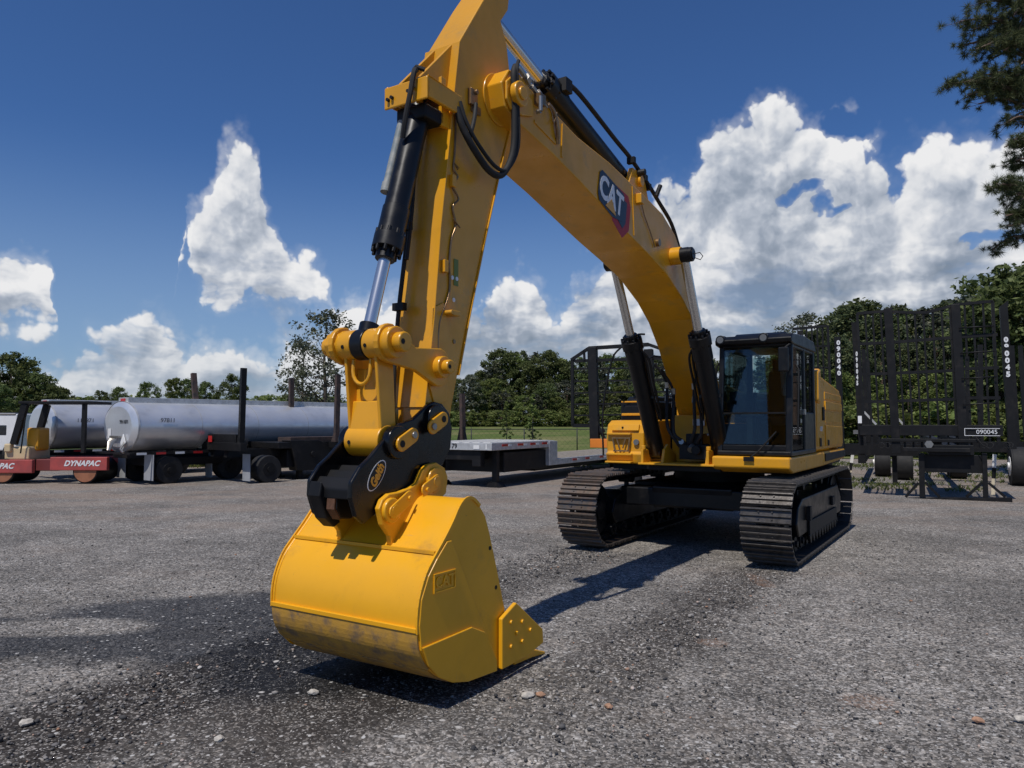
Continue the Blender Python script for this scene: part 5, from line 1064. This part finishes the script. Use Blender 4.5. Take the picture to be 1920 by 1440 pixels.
def bx2(name,p,q,y0,y1,m,parent=t,bev=.05): b=MB(); x0,z1=F.bp(*p); x1,z0=F.bp(*q); b.b2(x0,x1,y0,y1,z0,z1); return b.build(name,m,parent,bevel=bev)
cb_=bx2('cab',(-60,776),(30,845),0,2.2,WHT); bx2('window',(-5,797),(12,816),-.02,.05,GLASSD,cb_); bx2('window',(-55,797),(-15,816),-.02,.05,GLASSD,cb_); bx2('lower_body',(-60,845),(28,866),.1,2.1,BLKM); bx2('roof_trim',(-60,774),(30,779),-.03,2.2,MET)
for px_ in (-35,18): wheel(t,F.bp(px_,850)[0],.2,.5,.3); 
# fence
F=Frame(-8,45.5,R(90)); t=thing('fence',Frame(0,46,0,terrain(0,46)),'low black chain link fence along the edge of the grass field','fence')
FM=mat('fence_black',(.02,.022,.02),.6)
for k in range(17):
    b=MB(); x=-9+k*3.25; b.cyl((x,0,-.1),(x,0,1.50),.035,n=8); b.cyl((x,0,1.50),(x,0,1.62),.012,n=6); b.build('post',FM,t)
b=MB(); b.cyl((-9,0,1.45),(43,0,1.45),.024,n=8); b.build('top_rail',FM,t)
b=MB()
for k in range(int(52/.32)):
    x=-9+k*.32; b.add([(x,0,.02),(x+.008,0,.02),(x+1.448,0,1.45),(x+1.44,0,1.45)],[(0,1,2,3)]); b.add([(x+1.44,.01,.02),(x+1.448,.01,.02),(x+.008,.01,1.45),(x,.01,1.45)],[(0,1,2,3)])
b.build('wire_mesh',FM,t,fix=False)
# ------------------------------------------------------------------ vegetation
def leafmat(name,c1,c2,c3,tr=.25):
    m=bpy.data.materials.new(name); m.use_nodes=True; T=NT(m.node_tree); b=T.n['Principled BSDF']
    r=T.node('ShaderNodeNewGeometry').outputs['Random Per Island']; oi=T.node('ShaderNodeObjectInfo').outputs['Random']
    cr=T.node('ShaderNodeValToRGB'); T.put(cr.inputs[0],r); e=cr.color_ramp.elements; e[0].color=(*c1,1); e[1].color=(*c3,1); q=cr.color_ramp.elements.new(.55); q.color=(*c2,1)
    hs=T.node('ShaderNodeHueSaturation'); T.put(hs.inputs['Value'],T.m('ADD',.78,T.m('MULTIPLY',oi,.5))); T.put(hs.inputs['Hue'],T.m('ADD',.488,T.m('MULTIPLY',oi,.028))); T.put(hs.inputs['Color'],cr.outputs[0])
    T.put(b.inputs['Base Color'],hs.outputs[0]); b.inputs['Roughness'].default_value=.6; b.inputs['Specular IOR Level'].default_value=.25
    tl=T.node('ShaderNodeBsdfTranslucent'); T.put(tl.inputs[0],hs.outputs[0]); mx=T.node('ShaderNodeMixShader'); mx.inputs[0].default_value=tr
    T.l.new(b.outputs[0],mx.inputs[1]); T.l.new(tl.outputs[0],mx.inputs[2]); T.l.new(mx.outputs[0],T.n['Material Output'].inputs[0]); return m
LF=leafmat('leaf_dark',(.060,.082,.030),(.115,.148,.048),(.20,.23,.085),.42)
LF2=leafmat('leaf_bright',(.080,.11,.030),(.16,.20,.055),(.27,.29,.095),.42)
LFP=leafmat('pine_needles',(.045,.064,.032),(.088,.112,.048),(.17,.185,.075),.32)
LFG=leafmat('leaf_greygreen',(.055,.064,.042),(.090,.100,.064),(.17,.17,.11))
BARK=mat('bark',(.075,.058,.045),.9,var=.4,vs=6,bump=.3,bs=20); BARKP=mat('pine_bark',(.17,.115,.085),.9,var=.4,vs=5,bump=.3,bs=15)
def leaf_mesh(name,clumps,per,size,m,seed,fold=True,flat=1.0):
    r=np.random.default_rng(seed); C=np.array([c[:3] for c in clumps]); RR=np.array([c[3] for c in clumps]); n=len(clumps)*per
    idx=np.repeat(np.arange(len(clumps)),per); d=r.normal(size=(n,3)); d/=np.linalg.norm(d,axis=1)[:,None]
    rad=RR[idx]*(r.random(n)**.45)*(1+.18*r.normal(size=n)); pos=C[idx]+d*rad[:,None]*np.array([1,1,.8*flat])
    a=r.normal(size=(n,3)); a[:,2]*=.6; a/=np.linalg.norm(a,axis=1)[:,None]; b_=r.normal(size=(n,3)); b_-=a*(a*b_).sum(1)[:,None]; b_/=np.linalg.norm(b_,axis=1)[:,None]
    s_=size*(.6+.8*r.random(n))[:,None]; l=s_*.95; w=s_*.5
    v=np.stack([pos-a*l,pos+b_*w,pos+a*l,pos-b_*w],1).reshape(-1,3)
    f=np.arange(n*4).reshape(-1,4)
    me=bpy.data.meshes.new(name); me.vertices.add(len(v)); me.vertices.foreach_set('co',v.ravel()); me.loops.add(n*4); me.loops.foreach_set('vertex_index',f.ravel()); me.polygons.add(n); me.polygons.foreach_set('loop_start',np.arange(0,n*4,4)); me.polygons.foreach_set('loop_total',np.full(n,4)); me.update(); me.materials.append(m); return me
def crown_clumps(h,w,z0,seed,n,shape='round'):
    r=random.Random(seed); out=[]
    lob=[(r.random()*6.28,r.uniform(.3,1),r.uniform(.75,1.25)) for _ in range(7)]
    for i in range(n):
        t=r.random(); z=z0+(h-z0)*t
        if shape=='round': rr=w*math.sqrt(max(.02,1-(2*t-.85)**2/1.35))
        elif shape=='cone': rr=w*(1.03-t)**.8
        elif shape=='pine': rr=w*(.35+.75*math.sin(math.pi*min(1,t*.9+.12)))
        else: rr=w*(.6+.4*math.sin(math.pi*t))
        a=r.random()*6.283; k=1+.28*sum(math.cos(a-q[0])*q[1]*math.sin(t*5+q[2]*5) for q in lob[:3])
        q=rr*k*(r.random()**.42); s_=r.uniform(.10,.20)*w*(1.15 if shape!='cone' else .8)
        out.append((q*math.cos(a),q*math.sin(a),z-s_*.2,s_))
    return out
def trunk_mesh(name,h,r0,m,seed,clumps=None,nb=10,z0=.3):
    r=random.Random(seed); b=MB(); pts=[(r.uniform(-.02,.02)*h*k/6,r.uniform(-.02,.02)*h*k/6,h*.93*k/6) for k in range(7)]
    b.tube(smoothpts(pts,3),lambda t: r0*(1-t*.85)+.01,n=8)
    if clumps:
        for c in r.sample(clumps,min(nb,len(clumps))):
            zz=max(.12*h,c[2]-.25*abs(c[0]+c[1])-.3*math.hypot(c[0],c[1])); k=min(5.9,zz/(h*.93)*6); p=Vector(pts[int(k)]).lerp(Vector(pts[int(k)+1]),k-int(k)); q=Vector(c[:3]); mid=(p+q)/2+Vector((0,0,-.04*h*r.random()))
            rr=r0*(1-k/6*.8)*.42; b.tube(smoothpts([p,mid,q],3),lambda t: rr*(1-t*.8)+.006,n=5)
    o=b.build(name,m); me=o.data; bpy.data.objects.remove(o); return me
KIND={}
def kind(key,h,w,z0,n,per,size,lm,bm_,shape,r0,nb=10,var=3):
    L=[]
    for k in range(var):
        sd=hash((key,k))%9999 if False else (len(KIND)*37+k*11+5); cl=crown_clumps(h,w,z0,sd,n,shape); L.append((leaf_mesh(key+'_crown',cl,per,size,lm,sd),trunk_mesh(key+'_trunk',h,r0,bm_,sd,cl,nb,z0),h))
    KIND[key]=L
kind('broadleaf',12,4.2,1.6,130,85,.20,LF,BARK,'round',.22)
kind('bright',12,3.8,1.2,120,85,.20,LF2,BARK,'round',.2,var=2)
kind('pine',16,3.2,9.0,90,70,.19,LFP,BARKP,'pine',.20,nb=22)
kind('bush',3.0,2.0,.1,50,45,.15,LF2,BARK,'bush',.05,nb=5,var=2)
kind('airy',9.4,3.6,1.6,95,38,.13,LFG,BARK,'round',.2,nb=45,var=1)
kind('airy2',12,3.6,2.5,70,50,.24,LFG,BARKP,'round',.2,nb=30,var=2)
kind('sapling',5,1.0,.5,60,34,.10,LF2,BARK,'cone',.05,nb=25,var=2)
tcount=[0]
def tree(name,key,x,y,h,label,cat,group,var=None,wide=1.0):
    tcount[0]+=1; L=KIND[key]; cm,tm,h0=L[(var if var is not None else tcount[0])%len(L)]; k=h/h0
    t=empty(name,(x,y,terrain(x,y)-.05),random.random()*6.28); t.scale=(k*wide,k*wide,k); tag(t,label,cat,group)
    for nm,me in (('crown',cm),('trunk',tm)): o=bpy.data.objects.new(nm,me); scn.collection.objects.link(o); o.parent=t
    return t
def tree_px(name,key,px,py,D,label,cat,group,var=None,wide=1.0):
    p=at(px,py,D); z=terrain(p.x,p.y)-.05; return tree(name,key,p.x,p.y,p.z-z,label,cat,group,var,wide)
G1='trees of the far treeline behind the field'; L1='dark leafy tree in the far treeline beyond the grass field'
tops=[(845,712),(862,700),(882,702),(905,704),(925,678),(940,662),(958,656),(975,664),(990,668),(1010,650),(1028,662),(1048,668),(1066,670),(1090,664),(1115,668),(1140,672),(1168,668),(1190,670),(1215,674),(1240,668),(1262,672),(1290,676),(1310,670),(1335,668)]
for i,(px,py) in enumerate(tops):
    tree_px('broadleaf_tree',('broadleaf','bright','pine','broadleaf','airy2')[i%5],px,py+random.uniform(-9,12),random.uniform(112,124),L1,'tree',G1,wide=random.uniform(.8,1.1))
for i in range(26):
    px=842+i*20+random.uniform(-6,6); tree_px('broadleaf_tree',('broadleaf','bright','airy2')[i%3],px,random.uniform(705,752),random.uniform(102,110),'lower dark tree at the front of the far treeline','tree',G1,wide=1.2)
for i in range(24): tree_px('shrub','bush',845+i*22+random.uniform(-8,8),random.uniform(762,775),100,'shrub at the foot of the far treeline','shrub','shrubs under the far treeline',wide=1.5)
G2='trees rising behind the black log trailers'; L2='tall pine rising behind the black log trailers'
for i,(px,py) in enumerate([(1392,690),(1430,680),(1468,660),(1500,640),(1540,640),(1565,604),(1592,575),(1610,566),(1628,578),(1655,588),(1690,574),(1712,590),(1738,582),(1770,575),(1800,560),(1822,562),(1850,548),(1880,540),(1905,520),(1940,505),(1975,500),(2010,505)]):
    k=('airy2','pine','pine','broadleaf')[i%4]; tree_px('pine_tree' if k=='pine' else 'broadleaf_tree',k,px,py,random.uniform(58,74),L2 if k=='pine' else 'rounded leafy tree among the pines behind the log trailers','tree',G2,wide=1.1)
for i in range(16): tree_px('pine_tree','pine',1500+i*36+random.uniform(-9,9),random.uniform(612,650),random.uniform(50,57),L2,'tree',G2,wide=.9)
for i in range(13): tree_px('broadleaf_tree','bright',1480+i*44+random.uniform(-9,9),random.uniform(690,735),random.uniform(46,52),'bright green understorey tree behind the log trailers','tree','understorey trees behind the log trailers')
for i in range(26): tree_px('shrub','bush',1420+i*26+random.uniform(-8,8),random.uniform(752,790),random.uniform(40,46),'bright green shrub behind the log trailer chassis','shrub','shrubs behind the log trailers',wide=1.3)
for px,py,l in ((1898,500,'tallest dark leafy tree right of the 090045 stake'),(1930,520,'dark leafy tree cut by the right edge of the picture'),(1868,560,'lower dark leafy tree directly behind the 090045 stake')): tree_px('broadleaf_tree','broadleaf',px,py,42,l,'tree','large trees at the right edge')
tree_px('broadleaf_tree','airy',1504,592,80,'thin tree top poking above the cab roof','tree',None)
GL='trees along the left skyline'
for px,py,k,D in ((-60,700,'broadleaf',66),(-20,690,'broadleaf',64),(22,664,'broadleaf',60),(48,676,'bright',62),(70,700,'broadleaf',60),(95,722,'broadleaf',60),(112,728,'broadleaf',62),(-5,720,'broadleaf',55)):
    tree_px('broadleaf_tree',k,px,py,D,'dense tree in the clump at the left edge above the roller','tree','clump of trees at the left edge')
for px,py,D,l in ((188,733,95,'smallest dark tree on the skyline above the left tanker'),(222,727,95,'small ragged tree on the skyline left of the tanker walkway lamp'),(276,717,92,'rounded dark tree on the skyline above the nearer tanker'),(328,709,90,'pale green tree on the skyline left of the first rusty stake'),(352,712,96,'leafy tree on the skyline directly behind the first rusty stake'),(385,716,92,'dull green tree on the skyline between the first two stakes'),(435,703,90,'tallest skyline tree just left of the second stake')):
    tree_px('broadleaf_tree','bright' if 'pale' in l else 'broadleaf',px,py,D,l,'tree',GL,wide=.85)
for i in range(26): tree_px('shrub','bush',135+i*20+random.uniform(-6,6),random.uniform(741,750),118,'low dark shrub on the left skyline above the tankers','shrub','shrubs along the left skyline',wide=1.4)
for i in range(10): tree_px('broadleaf_tree','broadleaf',455+i*42,random.uniform(738,745),130,'distant tree low on the skyline behind the tankers','tree','distant trees behind the tankers')
tree_px('broadleaf_tree','airy',612,588,52,'tall airy grey-green tree behind the tankers beside the arm','tree',None)
tree_px('broadleaf_tree','airy',570,640,56,'lower airy grey-green tree left of the tall airy one','tree',None,wide=.8)
tree_px('sapling_tree','sapling',950,752,55,'young leafy sapling on the grass left of the other sapling','sapling','saplings on the grass field')
tree_px('sapling_tree','sapling',999,738,50,'young leafy sapling behind the middle of the flatbed deck','sapling','saplings on the grass field')
# big pine overhanging the top right corner
def corner_pine():
    base=at(1965,793,24.0); x,y=base.x,base.y; F=Frame(x,y,0); t=tag(empty('pine_tree',(x,y,0)),'large pine whose boughs hang into the top right corner','tree')
    b=MB(); H=19; tr=[(0,0,0),(.1,0,5),(-.05,.1,10),(.1,0,15),(.0,0,H)]; b.tube(smoothpts(tr,5),lambda t_: .30*(1-t_*.8),n=12); br=MB(); cl=[]
    r=random.Random(4)
    def bough(z0,ends,th=.06,droop=.1):
        p0=Vector((0,0,z0)); 
        for e_ in ends:
            q=Vector(e_); m_=(p0+q)/2+Vector((0,0,.35)); P_=smoothpts([p0,m_,q],6); br.tube(P_,lambda t_: th*(1-t_*.8)+.008,n=6)
            L_=(q-p0).length
            for j in range(int(L_*15)):
                k=.30+.72*r.random(); pp=P_[min(len(P_)-1,int(k*(len(P_)-1)))]; off=Vector((r.gauss(0,.20),r.gauss(0,.30),r.gauss(0,.10))); c_=pp+off
                br.tube([pp,(pp+c_)/2+Vector((0,0,-.02)),c_],.008,n=4); cl.append((c_.x,c_.y,c_.z,r.uniform(.13,.24)))
    def LP(px,py,y=0): v=F.bp(px,py,y); return (v[0],y,v[1])
    for (z_,pts) in (((1975,40),[(1835,5),(1860,-30),(1880,20)]),((1975,70),[(1800,40),(1825,55),(1850,70)]),((1975,100),[(1796,88),(1830,92),(1860,100)]),((1975,120),[(1860,110),(1880,95)]),
        ((1985,190),[(1775,158),(1805,150),(1815,178),(1830,150),(1845,185)]),((1985,175),[(1850,140),(1880,150),(1900,165)]),((1990,215),[(1835,195),(1870,182),(1905,200)]),
        ((1990,250),[(1890,228),(1905,215),(1915,240)]),((1990,300),[(1883,276),(1900,262),(1915,285)]),((1995,340),[(1888,308),(1905,300)]),((1995,400),[(1855,350),(1880,345),(1888,368),(1905,340),(1915,375)]),((1995,440),[(1885,405),(1905,395),(1920,420)]),
        ((1975,0),[(1880,-40),(1840,-60),(1900,-20)]),((1975,30),[(1900,30),(1910,60),(1905,10)]),((1980,140),[(1915,120),(1920,150)])):
        z0=LP(*z_)[2]; bough(z0,[LP(px,py,r.uniform(-.6,.6)) for px,py in pts])
    for k in range(9): a=r.uniform(-.6,1.6); zz=r.uniform(7,17); L_=r.uniform(1.5,3); bough(zz,[(L_*math.cos(a),L_*math.sin(a),zz+.4)])
    b.build('trunk',BARKP,t); br.build('branches',BARKP,t)
    # needle tufts
    rr=np.random.default_rng(3); per=90; C=np.array([c[:3] for c in cl]); RRr=np.array([c[3] for c in cl]); n=len(cl)*per; idx=np.repeat(np.arange(len(cl)),per)
    d_=rr.normal(size=(n,3)); d_/=np.linalg.norm(d_,axis=1)[:,None]; st_p=C[idx]+d_*(.3*RRr[idx]*rr.random(n))[:,None]; en=st_p+d_*(RRr[idx]*(.6+.5*rr.random(n)))[:,None]
    s_=rr.normal(size=(n,3)); s_-=d_*(s_*d_).sum(1)[:,None]; s_/=np.linalg.norm(s_,axis=1)[:,None]; w_=.0068
    v=np.stack([st_p-s_*w_,st_p+s_*w_,en],1).reshape(-1,3); me=bpy.data.meshes.new('needles'); me.vertices.add(len(v)); me.vertices.foreach_set('co',v.ravel()); me.loops.add(n*3); me.loops.foreach_set('vertex_index',np.arange(n*3)); me.polygons.add(n); me.polygons.foreach_set('loop_start',np.arange(0,n*3,3)); me.polygons.foreach_set('loop_total',np.full(n,3)); me.update(); me.materials.append(LFP)
    o=bpy.data.objects.new('needles',me); scn.collection.objects.link(o); o.parent=t
corner_pine()
# weeds
def weeds(name,regions,n,hh,label,m=LF2):
    r=random.Random(9); vs=[];fs=[]
    for (x0,x1,y0,y1) in regions:
        for i in range(n):
            x=r.uniform(x0,x1); y=r.uniform(y0,y1)
            if mnoise.noise(Vector((x*.9,y*.9,2)))<-.05: continue
            for k in range(9):
                a=r.random()*6.28; h=hh*r.uniform(.4,1.2); l=r.uniform(.2,.9)*h; w=.006; dx,dy=math.cos(a),math.sin(a); o=len(vs); z=terrain(x,y)
                vs+= [(x-dy*w,y+dx*w,z),(x+dy*w,y-dx*w,z),(x+dx*l*.5+dy*w,y+dy*l*.5-dx*w,z+h*.7),(x+dx*l,y+dy*l,z+h)]; fs.append((o,o+1,o+2,o+3))
    me=bpy.data.meshes.new(name); me.from_pydata(vs,[],fs); me.materials.append(m); o=bpy.data.objects.new(name,me); scn.collection.objects.link(o); tag(o,label,'weeds' if 'weed' in name else 'grass',kind='stuff')
weeds('weeds',[(8.6,13.5,20.5,25.5),(13.5,20,23,30)],600,.12,'scattered green weeds growing around the log trailers')
weeds('grass_fringe',[(-14,22,31.5,35.5)],4500,.12,'ragged grass at the edge of the field')
